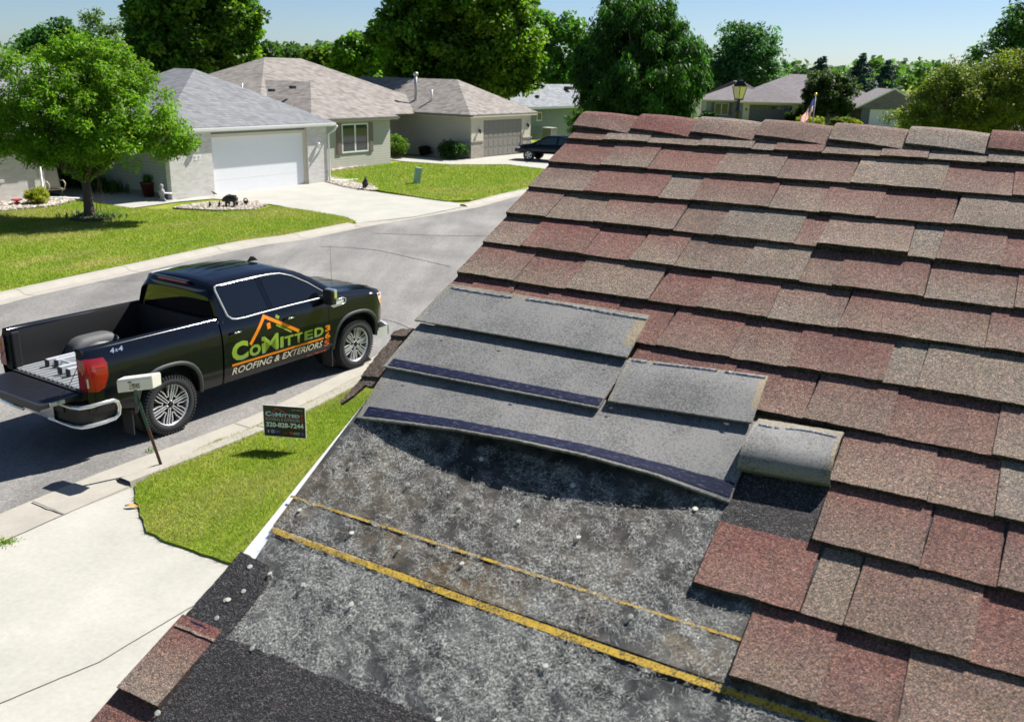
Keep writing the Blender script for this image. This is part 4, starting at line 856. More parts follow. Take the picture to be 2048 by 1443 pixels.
# ---- low blue green house behind
H = House('low_house', 'low blue green siding house with a grey gable roof between the big dark trees', 58, 38)
H.part('wall', 'siding_blue', lambda m: m.box((57, 38.15, 0), (84, 43.0, 2.4)))
rf = H.part('roof', 'roof_blue', lambda m: hip(m, 57, 85, 37.6, 43.4, 2.42, 's', .53, gable=(True, True)))
H.part('fascia', 'gutter_green', lambda m: m.box((57, 37.5, 2.25), (85, 37.6, 2.42)))
window(H, 61.2, 61.9, 1.35, 2.0, 38.15, 1)
H.part('roof_vent', 'vent_black', lambda m: m.box((67.9, 39.3, 3.55), (68.4, 39.8, 3.8)), rf); H.part('roof_vent', 'vent_black', lambda m: m.box((62.0, 38.6, 3.0), (62.25, 38.85, 3.2)), rf)
# ---- far houses use their own axes
class FHouse(House):
    def __init__(s, name, label, x, y, rz): s.o = (0, 0); s.e = empty(name, (x, y, 0), rz, label, 'house')
p0 = (21.179, 108.625)
H = FHouse('far_house', 'distant tan house with a purplish hip roof and slate garage door behind the lamp', 23.4, 101.5, R(-7))
H.part('wall', 'siding_far', lambda m: (m.box((-3.3, 3.5, 0), (0.3, 12, 2.4)), m.box((.3, 0, 0), (5.9, 12, 2.4)), m.box((5.9, 1.5, 0), (15, 12, 2.4))))
rf = H.part('roof', 'roof_far', lambda m: (hip(m, -3.8, 4.2, 3.0, 12, 2.42, 's', .45), hip(m, -.3, 6.4, -.5, 9, 2.42, 'w', .55)))
H.part('roof', 'roof_far', lambda m: hip(m, -.2, 15.6, 1.0, 13, 2.46, 's', .47), label='tallest roof block of the far house')
garage_door(H, .95, 5.3, -.06, 2.1, 'door_slate', 4, 8, windows=range(8))
H.part('garage_surround', 'trim_cream', lambda m: (m.box((.3, -.05, 0), (.93, 0, 2.3)), m.box((5.32, -.05, 0), (5.9, 0, 2.3)), m.box((.93, -.05, 2.1), (5.32, 0, 2.3))))
H.part('fascia', 'trim_cream', lambda m: (m.box((-3.8, 2.93, 2.25), (-.3, 3.0, 2.42)), m.box((-.3, -.57, 2.25), (6.4, -.5, 2.42)), m.box((6.4, .93, 2.25), (15.6, 1.0, 2.42))))
window(H, -2.4, -.9, .85, 2.1, 3.5, 2, True); window(H, 12.2, 13.3, .9, 2.0, 1.5, 1)
wall_lamp(H, .6, -.05, 1.6, 'iron_black'); wall_lamp(H, 5.6, -.05, 1.6, 'iron_black')
H = FHouse('gable_house', 'distant dark grey gable house with a white garage door half hidden by bronze foliage', 34.4, 96.5, R(-10))
H.part('wall', 'siding_slate', lambda m: (m.box((0, 0, 0), (5.6, 9, 2.35)), m.add([(0, 0, 2.35), (5.6, 0, 2.35), (2.8, 0, 4.0), (0, .1, 2.35), (5.6, .1, 2.35), (2.8, .1, 4.0)], [(0, 1, 2), (3, 5, 4), (0, 2, 5, 3), (1, 4, 5, 2)])))
H.part('wall', 'brick_tan', lambda m: m.box((5.6, 2, 0), (14, 9, 2.35)))
H.part('roof', 'roof_far', lambda m: (hip(m, -.55, 6.15, -.4, 9.4, 2.2, 'w', .56, gable=(True, True)), hip(m, 2.8, 14.5, 1.2, 9.4, 2.3, 's', .42)))
H.part('barge_board', 'trim_white', lambda m: [m.prism([(-.62, 2.13), (2.8, 4.04), (2.8, 4.2), (-.62, 2.3)], -.45, -.41, fn=lambda a, b, c: (a, c, b)), m.prism([(6.22, 2.13), (2.8, 4.04), (2.8, 4.2), (6.22, 2.3)], -.452, -.408, fn=lambda a, b, c: (a, c, b))])
garage_door(H, .8, 4.9, -.05, 2.1, 'door_white', 4, 8)
H.part('gable_vent', 'trim_white', lambda m: m.lathe([(.001, 0), (.32, 0), (.32, -.05), (.001, -.06)], 16, (2.8, -.02, 3.15), 'y'))
H.part('vent_pipe', 'trim_white', lambda m: m.tube([(10.5, 3.0, 2.9), (10.5, 3.0, 3.7)], .08, 8))
H = FHouse('small_house', 'low grey roof just visible at the right edge behind the bronze bush', 26.5, 52, R(-8))
H.part('wall', 'siding_far', lambda m: m.box((.4, .4, 0), (9.6, 6.6, 2.3))); H.part('roof', 'roof_far', lambda m: hip(m, 0, 10, 0, 7, 1.95, 's', .40))
H = FHouse('white_house', 'small white house glimpsed between the weeping tree and the tan house', 17.8, 118, R(-5))
H.part('wall', 'trim_white', lambda m: m.box((0, 0, 0), (4.6, 7, 2.3))); H.part('roof', 'roof_far', lambda m: hip(m, -.4, 5, -.4, 7.4, 2.3, 's', .45)); window(H, 1.2, 2.4, .9, 1.9, 0, 2)

# ================================================================ street lamp, flag, pedestal, air conditioner ...
lp = empty('street_lamp', (5.47, 24.0, 0), 0, 'black street lamp with an amber glass lantern rising behind the roof ridge', 'street lamp'); lx = 0
m = MB(); m.lathe([(.14, 0), (.14, .1), (.10, .16), (.09, .5), (.062, .56), (.056, 4.05), (.075, 4.08), (.075, 4.14), (.05, 4.18), (.05, 4.3)], 12); m.build('post', 'iron_black', lp)
m = MB(); zz = 4.42; a, b = .085, .155
for i in range(4):
    sx, sy = ((1, 1), (-1, 1), (-1, -1), (1, -1))[i]; m.tube([(a*sx, a*sy, zz), (b*sx, b*sy, zz+.34)], .011, 5)
m.box((-.1, -.1, zz-.03), (.1, .1, zz)); m.lathe([(.03, -.12), (.05, -.1), (.05, -.03)], 10, (0, 0, zz))
r2 = math.sqrt(2); m.lathe([(.25, .33), (.25, .36), (.13, .48), (.10, .50), (.03, .56), (.035, .59), (.02, .62), (.001, .65)], 4, (0, 0, zz), smooth=False)
lt = m.build('lantern', 'iron_black', lp); lt.scale = (.82, .82, .9); lt.location = (0, 0, .42); lt.rotation_euler = (0, 0, R(35))
m = MB(); k = .96; m.add([(a*k*sx, a*k*sy, zz) for sx, sy in ((1, 1), (-1, 1), (-1, -1), (1, -1))]+[(b*k*sx, b*k*sy, zz+.33) for sx, sy in ((1, 1), (-1, 1), (-1, -1), (1, -1))], [(0, 1, 5, 4), (1, 2, 6, 5), (2, 3, 7, 6), (3, 0, 4, 7)]); m.build('glass', 'lantern_glass', lt)
for o_ in lt.children: pass
# flag
fl = empty('flag', (17.5, 57.0, 0), 0, 'striped national flag hanging limp on a pale pole with a gold ball', 'flag')
m = MB(); m.tube([(0, 0, 0), (0, 0, 3.95)], .035, 8); m.build('flag_pole', 'vent_metal', fl); m = MB(); m.ball((0, 0, 4.03), .09); m.build('finial', 'gold', fl)
def flagfn(a, b):  # a along the fly 0..1, b down the hoist 0..1 ; hangs in folds, slanting down and out
    x = -.05-a*.72; z = 3.80-b*.75-a*1.25; y_ = .09*math.sin(a*9+b*2)+.05*math.sin(a*17); return (x, y_, z)
m = MB()
for i in range(13):
    b0, b1 = i/13, (i+1)/13; a0 = .42 if i < 7 else 0
    for k in range(16):
        A0 = a0+(1-a0)*k/16; A1 = a0+(1-a0)*(k+1)/16; m.add([flagfn(A0, b0), flagfn(A1, b0), flagfn(A1, b1), flagfn(A0, b1)], [(0, 1, 2, 3)], 0 if i % 2 == 0 else 1)
for k in range(10):
    for j in range(7): A0, A1, b0, b1 = .42*k/10, .42*(k+1)/10, j/13, (j+1)/13; m.add([flagfn(A0, b0), flagfn(A1, b0), flagfn(A1, b1), flagfn(A0, b1)], [(0, 1, 2, 3)], 2)
for r_i in range(5):
    for c_i in range(6):
        q0 = flagfn(.42*(c_i+.5)/6, 7/13*(r_i+.5)/5); st = []
        for t in range(10): rr = .028 if t % 2 == 0 else .012; an = t*math.pi/5+math.pi/2; st.append((q0[0]+rr*math.cos(an), q0[1]-.008, q0[2]+rr*math.sin(an)))
        m.add(st+[(q0[0], q0[1]-.008, q0[2])], [(t, (t+1) % 10, 10) for t in range(10)], 1)
m.build('flag_cloth', ['flag_red', 'flag_white', 'flag_blue'], fl, fixn=False)
# green utility pedestal
x, y_ = (-4.422, 41.523); pd = empty('utility_pedestal', (x, y_, .07), R(20), 'small pale green utility pedestal leaning on the middle lawn', 'utility box', rot=(0, R(9), R(20)))
m = MB(); m.box((-.13, -.13, 0), (.13, .13, .62)); m.build('housing', 'pedestal_green', pd, .015); m = MB(); m.box((-.145, -.145, .56), (.145, .145, .70)); m.build('cap', 'pedestal_green', pd, .02)
# air conditioner
x, y_ = (2.375, 71.848); ac = empty('air_conditioner', (x, y_, 0), AN, 'grey air conditioner unit on the ground by the blue green wall', 'air conditioner')
m = MB(); m.box((-.42, -.42, .05), (.42, .42, .12)); m.box((-.42, -.42, .86), (.42, .42, .92)); [m.box((sx*.42-.03*(sx > 0), sy*.42-.03*(sy > 0), .12), (sx*.42+.03*(sx < 0), sy*.42+.03*(sy < 0), .86)) for sx in (-1, 1) for sy in (-1, 1)]; m.build('casing', 'ac_grey', ac)
m = MB(); m.box((-.36, -.36, .1), (.36, .36, .88)); m.build('coil', 'vent_metal', ac); m = MB(); [m.box((-.43, -.40, .16+k*.06), (.43, .40, .175+k*.06)) for k in range(11)]; m.build('louvres', 'ac_grey', ac)
# white ground spouts are part of houses; garden chair
x, y_ = (-17.077, 34.567); ch = empty('garden_chair', (x, y_, .02), AN-R(100), 'tan sling garden chair beside the pale brick wall', 'chair')
for sy in (-1, 1):
    m = MB(); m.tube([(.30, sy*.27, .03), (.05, sy*.27, .10), (-.2, sy*.27, .03), (.05, sy*.27, .0), (.30, sy*.27, .03)], .017, 6); m.build('leg', 'chair_tan', ch)
    m = MB(); m.tube([(-.22, sy*.28, .62), (.1, sy*.30, .64), (.28, sy*.29, .56), (.26, sy*.28, .42), (.0, sy*.27, .28), (-.1, sy*.27, .1)], .02, 6); m.build('armrest', 'chair_tan', ch)
m = MB(); m.grid([[(xx, yy, zz) for yy in np.linspace(-.25, .25, 4)] for xx, zz in ((.28, .40), (.1, .37), (-.15, .36))], smooth=True); m.box((-.15, -.27, .335), (.29, .27, .345)); m.build('seat', 'chair_tan', ch, fixn=False)
m = MB(); m.box((-.0, -.25, 0), (.012, .25, .72)); o = m.build('backrest', 'chair_tan', ch); o.location = (-.16, 0, .37); o.rotation_euler = (0, R(-14), 0)
m = MB(); m.tube([(-.16, -.26, .36), (-.34, -.26, 1.1), (-.34, .26, 1.1), (-.16, .26, .36)], .018, 6); m.build('back_frame', 'chair_tan', ch)
# planter pot with fern and small ornaments by the shaded wall
x, y_ = (-13.959, 35.450); pt = empty('planter_pot', (x, y_, .02), 0, 'dark red tapered planter pot with a leafy plant against the shaded siding', 'planter')
m = MB(); m.lathe([(.001, 0), (.17, 0), (.27, .5), (.29, .5), (.29, .56), (.25, .56), (.24, .5), (.001, .48)], 16); m.build('pot', 'pot_red', pt)
POT = pt
x, y_ = (-13.090, 34.481); og = empty('garden_figure', (x, y_, .02), 0, 'grey garden figure with a pale tray beside the dark red pot', 'garden ornament')
m = MB(); m.lathe([(.001, 0), (.16, 0), (.12, .06), (.07, .14), (.1, .26), (.13, .33), (.09, .42), (.05, .46), (.08, .53), (.07, .6), (.001, .64)], 12); m.build('figure', 'stone_grey', og); m = MB(); m.box((.12, -.12, .28), (.36, .1, .31)); m.build('tray', 'sign_white', og, .01)
x, y_ = (-12.759, 34.961)
x, y_ = (-17.441, 32.501); oo = MB(); oo.lathe([(.001, 0), (.12, 0), (.1, .05), (.03, .08), (.2, .14), (.16, .17), (.001, .15)], 14); o = oo.build('garden_bowl', 'ornament_red'); o.location = (x, y_, .08); tag(o, 'small red bowl ornament on the rocks under the brick wall', 'garden ornament')
# shepherd hook trellis in the tree bed
x, y_ = (-13.423, 30.071)
hk = MB(); [hk.tube([(.22*math.cos(a), .22*math.sin(a), 0), (.05*math.cos(a), .05*math.sin(a), 1.0), (0, 0, 1.25)], .008, 5) for a in (0, 2.1, 4.2)]; hk.tube([(.13*math.cos(t), .13*math.sin(t), .5) for t in np.linspace(0, 5.98, 13)], .006, 5, closed=True); hk.lathe([(.001, .06), (.03, .03), (.02, 0)], 8, (0, 0, 1.25))
o = hk.build('garden_trellis', 'rusty_post'); o.location = (x, y_, .07); tag(o, 'thin wire garden obelisk beside the young tree trunk', 'trellis')
# dry leaf on the driveway
x, y_ = (-4.326, 9.673); m = MB(); m.grid([[(-.09+i*.036, (-1+j)*.028*math.sin(math.pi*i/5)+.002, .01+.02*abs(j-1)+.012*math.sin(i)) for j in range(3)] for i in range(6)], smooth=True); o = m.build('dry_leaf', 'leaf_dry', fixn=False); o.location = (x, y_, .035); tag(o, 'curled yellow leaf on the concrete drive beside the lawn edge', 'leaf')

# ================================================================ bear statues
def skin(name, verts, edges, rad, mat, parent=None, sub=2):
    me = bpy.data.meshes.new(name); me.from_pydata(verts, edges, []); o = bpy.data.objects.new(name, me); col.objects.link(o)
    md = o.modifiers.new('s', 'SKIN'); 
    if not me.skin_vertices: me.attributes
    for v, r_i in zip(me.skin_vertices[0].data, rad): v.radius = r_i if isinstance(r_i, tuple) else (r_i, r_i)
    me.skin_vertices[0].data[0].use_root = True
    sb = o.modifiers.new('b', 'SUBSURF'); sb.levels = sub; sb.render_levels = sub
    dg = bpy.context.evaluated_depsgraph_get(); nm = bpy.data.meshes.new_from_object(o.evaluated_get(dg)); bpy.data.objects.remove(o); bpy.data.meshes.remove(me)
    nm.materials.clear(); nm.materials.append(MATS[mat]); nm.polygons.foreach_set('use_smooth', [True]*len(nm.polygons)); nm.name = name
    o = bpy.data.objects.new(name, nm); col.objects.link(o)
    if parent: o.parent = parent
    return o
x, y_ = (-10.147, 33.298)
bv = [(0, 0, .50), (.26, 0, .49), (.44, 0, .44), (.56, .02, .36), (.68, .03, .28), (-.22, 0, .48), (-.34, 0, .42),
      (.30, .13, .30), (.36, .14, .06), (.42, .14, .03), (.30, -.13, .30), (.26, -.14, .06), (.32, -.14, .03),
      (-.22, .14, .28), (-.20, .15, .06), (-.13, .15, .03), (-.22, -.14, .28), (-.26, -.15, .06), (-.19, -.15, .03)]
be = [(0, 1), (1, 2), (2, 3), (3, 4), (0, 5), (5, 6), (1, 7), (7, 8), (8, 9), (1, 10), (10, 11), (11, 12), (5, 13), (13, 14), (14, 15), (5, 16), (16, 17), (17, 18)]
br = [.235, .21, .17, .13, .07, .25, .17, .11, .07, .06, .11, .07, .06, .12, .08, .06, .12, .08, .06]
bear = skin('bear_statue', bv, be, br, 'bear_black'); bear.location = (x, y_, .08); bear.rotation_euler = (0, 0, R(172)); bear.scale = (.56,)*3; tag(bear, 'large black walking bear statue with its head low on the rock bed', 'statue')
for sy in (-1, 1): m = MB(); m.ball((.50, .02+sy*.11, .49), .045); m.build('ear', 'bear_black', bear)
def cub(px, py, sc_, label, rz=0, group=None, upright=False):
    v = [(0, 0, .16), (0, 0, .32), (.02, 0, .46), (.09, 0, .46), (.10, .08, .08), (.16, .09, .03), (.10, -.08, .08), (.16, -.09, .03), (.10, .10, .28), (.14, .08, .18), (.10, -.10, .28), (.14, -.08, .18)]
    ed = [(0, 1), (1, 2), (2, 3), (0, 4), (4, 5), (0, 6), (6, 7), (1, 8), (8, 9), (1, 10), (10, 11)]
    if upright: v = [(a, b, c+.22 if i < 4 or i > 7 else c) for i, (a, b, c) in enumerate(v)]
    o = skin('bear_statue', v, ed, [.13, .11, .085, .045, .06, .045, .06, .045, .045, .035, .045, .035], 'bear_black', None, 1)
    xx, yy = px; o.location = (xx, yy, py); o.scale = (sc_,)*3; o.rotation_euler = (0, 0, rz); tag(o, label, 'statue', group)
    for sy in (-1, 1): m = MB(); m.ball((.0, sy*.065, .54+(.22 if upright else 0)), .03, 6); m.build('ear', 'bear_black', o)
cub((-10.818, 32.928), .08, .36, 'small black bear cub statue, farthest left on the rock bed', R(200))
cub((-10.535, 33.103), .08, .36, 'small black bear cub statue between the other cub and the big bear', R(190))
cub((-8.608, 41.964), .04, 1.05, 'upright black bear statue beside the right brick pier', R(-60), upright=True)
cub((-6.314, 39.333), .08, .85, 'seated black bear statue at the tip of the rock strip', R(230))
x, y_ = (-9.824, 33.871); m = MB(); m.tube([(.17*math.cos(t)*.7, 0, .17+.16*math.sin(t)) for t in np.linspace(0, 6.0, 13)], .035, 6, closed=True); m.ball((0, 0, .12), .09); o = m.build('garden_ring', 'iron_black'); o.scale = (.6,)*3; o.location = (x, y_, .08); tag(o, 'dark ring shaped ornament on the rocks right of the big bear', 'garden ornament')
x, y_ = (-8.750, 41.352); m = MB(); m.lathe([(.001, 0), (.1, 0), (.12, .08), (.07, .2), (.001, .24)], 10); o = m.build('garden_stone', 'stone_grey'); o.location = (x, y_, .035); tag(o, 'small grey stone ornament left of the upright bear', 'garden ornament')
x, y_ = (-11.652, 36.041)
b_o = skin('bird_statue', [(0, 0, .22), (.09, 0, .26), (.14, 0, .31), (.19, 0, .30), (-.12, 0, .13), (-.2, 0, .08), (.02, .03, .1), (.02, .03, .01), (.02, -.03, .1), (.02, -.03, .01)], [(0, 1), (1, 2), (2, 3), (0, 4), (4, 5), (0, 6), (6, 7), (0, 8), (8, 9)], [.06, .05, .035, .01, .035, .02, .012, .01, .012, .01], 'bear_black', None, 1)
b_o.location = (x, y_, .04); b_o.scale = (.6,)*3; b_o.rotation_euler = (0, 0, R(200)); tag(b_o, 'small black bird figure standing by the foot of the white garage door', 'bird')
# ================================================================ pickup truck (x forward from the rear axle, y to its left)
tk = empty('pickup_truck', (-5.516, 12.544, .012), math.atan2(.8405, .5418), 'black crew cab pickup truck with lowered tailgate and green and orange door lettering', 'pickup truck')
ZS = [.40, .55, .70, .95, 1.15, 1.28, 1.36, 1.43]; YS = [.93, .965, .985, 1.0, .992, .968, .94, .912]
def ys(x, z):
    y_ = float(np.interp(z, ZS, YS))
    if x > 4.2: y_ -= .30*((x-4.2)/.5)**2
    if x < -1.0: y_ -= .04*((-1-x)/.2)**2
    return y_
def sheet(mb, poly, fn, dx=.08, dz=.06, mi=0, holes=None):
    bm = bmesh.new(); tri = tessellate_polygon([[Vector((a, b, 0)) for a, b in poly]]); vs = [bm.verts.new((a, b, 0)) for a, b in poly]
    for t in tri:
        try: bm.faces.new([vs[i] for i in t])
        except ValueError: pass
    ax = [p[0] for p in poly]; az = [p[1] for p in poly]
    for c in np.arange(min(ax)+dx, max(ax), dx): bmesh.ops.bisect_plane(bm, geom=bm.verts[:]+bm.edges[:]+bm.faces[:], plane_co=(c, 0, 0), plane_no=(1, 0, 0), dist=1e-6)
    for c in np.arange(min(az)+dz, max(az), dz): bmesh.ops.bisect_plane(bm, geom=bm.verts[:]+bm.edges[:]+bm.faces[:], plane_co=(0, c, 0), plane_no=(0, 1, 0), dist=1e-6)
    bmesh.ops.dissolve_degenerate(bm, edges=bm.edges, dist=1e-5)
    bm.verts.index_update(); bm.verts.ensure_lookup_table()
    V = [fn(v.co.x, v.co.y) for v in bm.verts]; mb.add(V, [tuple(v.index for v in f.verts) for f in bm.faces], mi, True); bm.free()
def arch(xc, r1, r2, z0=.45, sq=.12, n=18):
    # squared wheel arch from rear foot over the top to the front foot
    out = []
    for i in range(n+1):
        a = math.pi*(1-i/n); c, s_ = math.cos(a), math.sin(a); k = 1/(abs(c)**2.6+abs(s_)**2.6)**(1/2.6); out.append((xc+r1*c*k, z0+r2*s_*k))
    return out
RA = arch(0.02, .50, .50, .46); FA = arch(3.765, .50, .50, .46)
side_bed = [(-1.17, .62), (-.80, .60), (-.50, .52)]+RA[0:]+[(.53, .46), (.92, .46), (.93, 1.415), (.2, 1.425), (-1.12, 1.44), (-1.17, 1.42), (-1.19, 1.0)]
side_cab = [(.955, .46), (3.10, .46), (3.10, 1.345), (2.4, 1.37), (1.0, 1.40), (.955, 1.38)]
side_fen = [(3.108, .46), (3.27, .46)]+FA+[(4.28, .60), (4.42, .60), (4.56, .72), (4.60, .95), (4.56, 1.12), (4.44, 1.185), (4.0, 1.245), (3.5, 1.30), (3.108, 1.345)]
def both(f):
    for sg in (-1, 1): f(sg)
body = MB()
for sg in (-1, 1):
    for pl in (side_bed, side_cab, side_fen): sheet(body, pl, lambda x, z: (x, sg*ys(x, z), z))
    # jamb returns around the arches and seams
    for A_ in (RA, FA): body.grid([[(x, sg*ys(x, z), z) for x, z in A_], [(x, sg*(ys(x, z)-.22), z) for x, z in A_]], 1)
    body.box((.93, sg*.90-.02, .5), (.955, sg*.90+.02, 1.40), 1)
    body.grid([[(x, sg*ys(x, .46), .46) for x in (.5, 1.5, 3.27)], [(x, sg*.8, .40) for x in (.5, 1.5, 3.27)]], 1)
# bed rail caps
for sg in (-1, 1):
    rows = []
    for x in np.linspace(-1.17, .93, 12):
        z = 1.44-.012*(x+1.1)/2; rows.append([(x, sg*ys(x, z), z-.01), (x, sg*(ys(x, z)-.015), z+.012), (x, sg*(ys(x, z)-.05), z+.018), (x, sg*(ys(x, z)-.115), z+.012), (x, sg*(ys(x, z)-.125), z-.03)])
    body.grid(rows, 0)
# hood and cowl
def zh(x, y_):
    base = float(np.interp(x, [3.2, 3.5, 4.0, 4.35, 4.55, 4.68], [1.365, 1.345, 1.29, 1.245, 1.20, 1.10])); return base+.045*(1-(abs(y_)/.92)**2)+.014*math.exp(-((abs(y_)-.52)/.07)**2)
rows = []
for x in np.linspace(3.12, 4.66, 24):
    hw = min(.935, ys(x, 1.3)-.004) if x < 4.2 else ys(x, 1.2)-.01; row = []
    for t in np.linspace(-1, 1, 33): y_ = t*hw; e_ = max(0, abs(t)-.93)/.07; row.append((x, y_, zh(x, y_)-.05*e_**2))
    rows.append(row)
body.grid(rows, 0)
rows = []
for z in np.linspace(.45, 1.17, 10): rows.append([(4.70-.10*abs(t)**3-.02*((z-.8)/.3)**2, t*(ys(4.62, z)+.01), z) for t in np.linspace(-1, 1, 21)])
body.grid(rows, 1)
# greenhouse
def half(x, f): return None
TOPX = [.96, 1.05, 1.15, 1.5, 2.0, 2.45, 2.75, 3.0, 3.2, 3.42]; TOPZ = [1.70, 1.865, 1.888, 1.905, 1.905, 1.875, 1.79, 1.655, 1.53, 1.38]
def yg(z): return .928-(z-1.36)*.41
rows = []
for x in np.concatenate([np.linspace(.965, 1.2, 6), np.linspace(1.3, 2.4, 10), np.linspace(2.5, 3.44, 12)]):
    zt = float(np.interp(x, TOPX, TOPZ)); yt = yg(zt)-.03; crown = .045*min(1, (zt-1.3)/.4); row = []
    half_ = [(yg(1.36)-.0, 1.33)]+[(yg(z), z) for z in np.linspace(1.36, max(zt-.06, 1.361), 6)]+[(yt, zt-.02), (yt-.05, zt-.002)]+[(yt*k, zt+crown*(1-k*k)+(.006 if (.33 < k < .45 or .05 < k < .2) and 1.2 < x < 2.5 else 0)) for k in (.86, .7, .55, .42, .36, .3, .18, .1, .0)]
    rear = max(0, 1.2-x)
    for y_, z in half_: row.append((x+(.0 if x > 1.2 else 0), y_, z))
    row += [(a, -b, c) for a, b, c in row[-2::-1]]; rows.append(row)
body.grid(rows, 0)
# rear wall of the cab
rw = []
for z in np.linspace(1.0, 1.86, 9): xx = .955+max(0, z-1.40)*.06+(.06*((z-1.75)/.12)**2 if z > 1.75 else 0); hw = yg(max(z, 1.38))-.0 if z > 1.36 else .91; rw.append([(xx-.0+.05*abs(t)**4, t*hw, z) for t in np.linspace(-1, 1, 13)])
body.grid(rw, 0)
bo = body.build('body', ['black_paint', 'black_plastic'], tk)
# underbody: frame rails, wheel housings, floor
m = MB(); m.box((-1.1, -.62, .42), (4.5, .62, .56)); m.box((-1.15, -.55, .56), (.9, .55, .84)); m.box((.95, -.9, .5), (3.2, .9, .9))
for xc in (0, 3.745):
    for sg in (-1, 1): m.lathe([(.001, -.18), (.54, -.18), (.56, .18)], 24, (xc, sg*.66, .50), 'y')
m.box((3.2, -.6, .5), (4.5, .6, 1.15)); m.build('chassis', 'black_plastic', tk)
# seams and door gaps (dark thin grooves proud of the panel)
def strip(name, pts, r_, mat, parent, off=.002, sg=-1, n=6): m = MB(); m.tube([(x, sg*(ys(x, z)+off), z) for x, z in pts], r_, n); return m.build(name, mat, parent)
for sg in (-1, 1):
    m = MB()
    for pl in ([(2.035, 1.36), (2.035, 1.1), (2.05, .8), (2.06, .50)], [(3.108, 1.34), (3.108, .9), (3.10, .50)], [(1.02, 1.38), (1.03, 1.15), (.99, .8), (1.05, .55), (1.2, .5)], [(.942, 1.40), (.942, .5)]): m.tube([(x, sg*(ys(x, z)-.002), z) for x, z in pl], .005, 5)
    m.build('door_gap', 'black_plastic', bo)
# flares
for sg in (-1, 1):
    for A_, xc in ((arch(.02, .50, .50, .46), .02), (arch(3.765, .50, .50, .46), 3.765)):
        B_ = arch(xc, .565, .575, .44); m = MB(); a = [(x, sg*(ys(x, z)+.004), z) for x, z in A_]; c = [((p[0]+q_[0])/2, sg*(ys(p[0], p[1])+.030), (p[1]+q_[1])/2) for p, q_ in zip(A_, B_)]; b = [(x, sg*(ys(x, z)+.003), z) for x, z in B_]; d = [(x, sg*(ys(x, z)-.06), z) for x, z in A_]
        m.grid([d, a, c, b], 0); m.build('wheel_arch_trim', 'flare_plastic', tk)
# glass and bright trim
win_r = [(1.20, 1.405), (1.14, 1.47), (1.085, 1.80), (1.10, 1.835), (1.82, 1.855), (1.90, 1.40), (1.40, 1.375), (1.27, 1.378)]
win_f = [(1.99, 1.40), (1.93, 1.855), (2.30, 1.835), (2.52, 1.765), (2.80, 1.62), (3.09, 1.43), (3.07, 1.40)]
def gy(x, z, o=.004): return yg(z)+o
for sg in (-1, 1):
    for wl in (win_r, win_f): m = MB(); sheet(m, wl, lambda x, z: (x, sg*gy(x, z), z), .15, .1); m.build('side_window', 'tinted_glass', tk)
    tr = [(1.27, 1.368), (1.19, 1.385), (1.13, 1.44), (1.065, 1.80), (1.075, 1.85), (1.12, 1.865), (1.8, 1.873), (2.1, 1.868), (2.32, 1.85), (2.55, 1.775), (2.83, 1.625), (3.12, 1.425)]
    bt = [(3.13, 1.395), (3.08, 1.372), (3.0, 1.362), (2.4, 1.368), (1.8, 1.366), (1.42, 1.360), (1.27, 1.368)]
    m = MB(); n_ = len(tr)+len(bt)-1; pts = tr[::-1][:-0 or None]
    path = [(x, sg*gy(x, z, .008), z) for x, z in bt+tr[1:]]; m.tube(path, [.012]*len(bt)+[.016]*4+[.009]*(len(tr)-5), 6); m.build('window_trim', 'bright_metal', tk)
    m = MB(); sheet(m, [(1.83, 1.85), (1.92, 1.85), (1.985, 1.40), (1.905, 1.40)], lambda x, z: (x, sg*gy(x, z, .003), z), .2, .2); m.build('door_pillar', 'black_paint', bo)
m = MB(); rr = []
for z in np.linspace(1.42, 1.80, 6): xx = .948+max(0, z-1.40)*.06+(.06*((z-1.75)/.12)**2 if z > 1.75 else 0); rr.append([(xx+.05*abs(t)**4*.6-.004, t*(yg(z)-.11), z) for t in np.linspace(-1, 1, 11)])
m.grid(rr); m.build('rear_window', 'tinted_glass', tk)
m = MB(); rr = []
for x in np.linspace(2.80, 3.40, 8): zt = float(np.interp(x, TOPX, TOPZ)); yt = yg(zt)-.09; rr.append([(x+.004, t*yt, zt+.045*min(1, (zt-1.3)/.4)*(1-t*t)+.006) for t in np.linspace(-1, 1, 11)])
m.grid(rr); m.build('windscreen', 'tinted_glass', tk)
m = MB(); m.grid([[(3.36+.02*math.cos(t*1.5), t*.86, 1.385), (3.50+.03*math.cos(t*1.5), t*.84, zh(3.5, t*.84)+.004)] for t in np.linspace(-1, 1, 11)]); m.build('cowl', 'black_plastic', tk)
m = MB(); m.box((.955, -.24, 1.845), (.985, .40, 1.885)); o = m.build('brake_light', 'pink_lens', tk, .008); o.location.x = -.003+.02
m = MB(); m.box((.95, -.30, 1.885), (1.02, .46, 1.898)); m.build('spoiler_lip', 'black_paint', bo, .004)
m = MB(); m.prism([(2.35, 1.93), (2.56, 1.93), (2.53, 1.95), (2.47, 2.0), (2.43, 2.005)], -.02, .02, fn=lambda a, b, c: (a, c+.0, b)); m.build('roof_fin', 'black_paint', tk, .006)
m = MB(); m.tube([(3.40, -.80, 1.35), (3.40, -.80, 1.39)], .012, 6); m.tube([(3.40, -.80, 1.39), (3.385, -.80, 2.15)], .0028, 5); m.build('antenna', 'black_plastic', tk)
# mirrors
for sg in (-1, 1):
    mr = MB(); mr.box((2.97, sg*1.10-.10, 1.27), (3.09, sg*1.10+.10, 1.52)); o = mr.build('side_mirror', 'black_plastic', tk, .03)
    mc = MB(); mc.box((3.02, sg*1.10-.104, 1.36), (3.105, sg*1.10+.104, 1.527)); mc.build('mirror_cap', 'chrome', o, .03); ma = MB(); ma.box((2.98, sg*.97-.06, 1.33), (3.06, sg*.97+.06, 1.40)); ma.build('mirror_arm', 'black_plastic', o, .01)
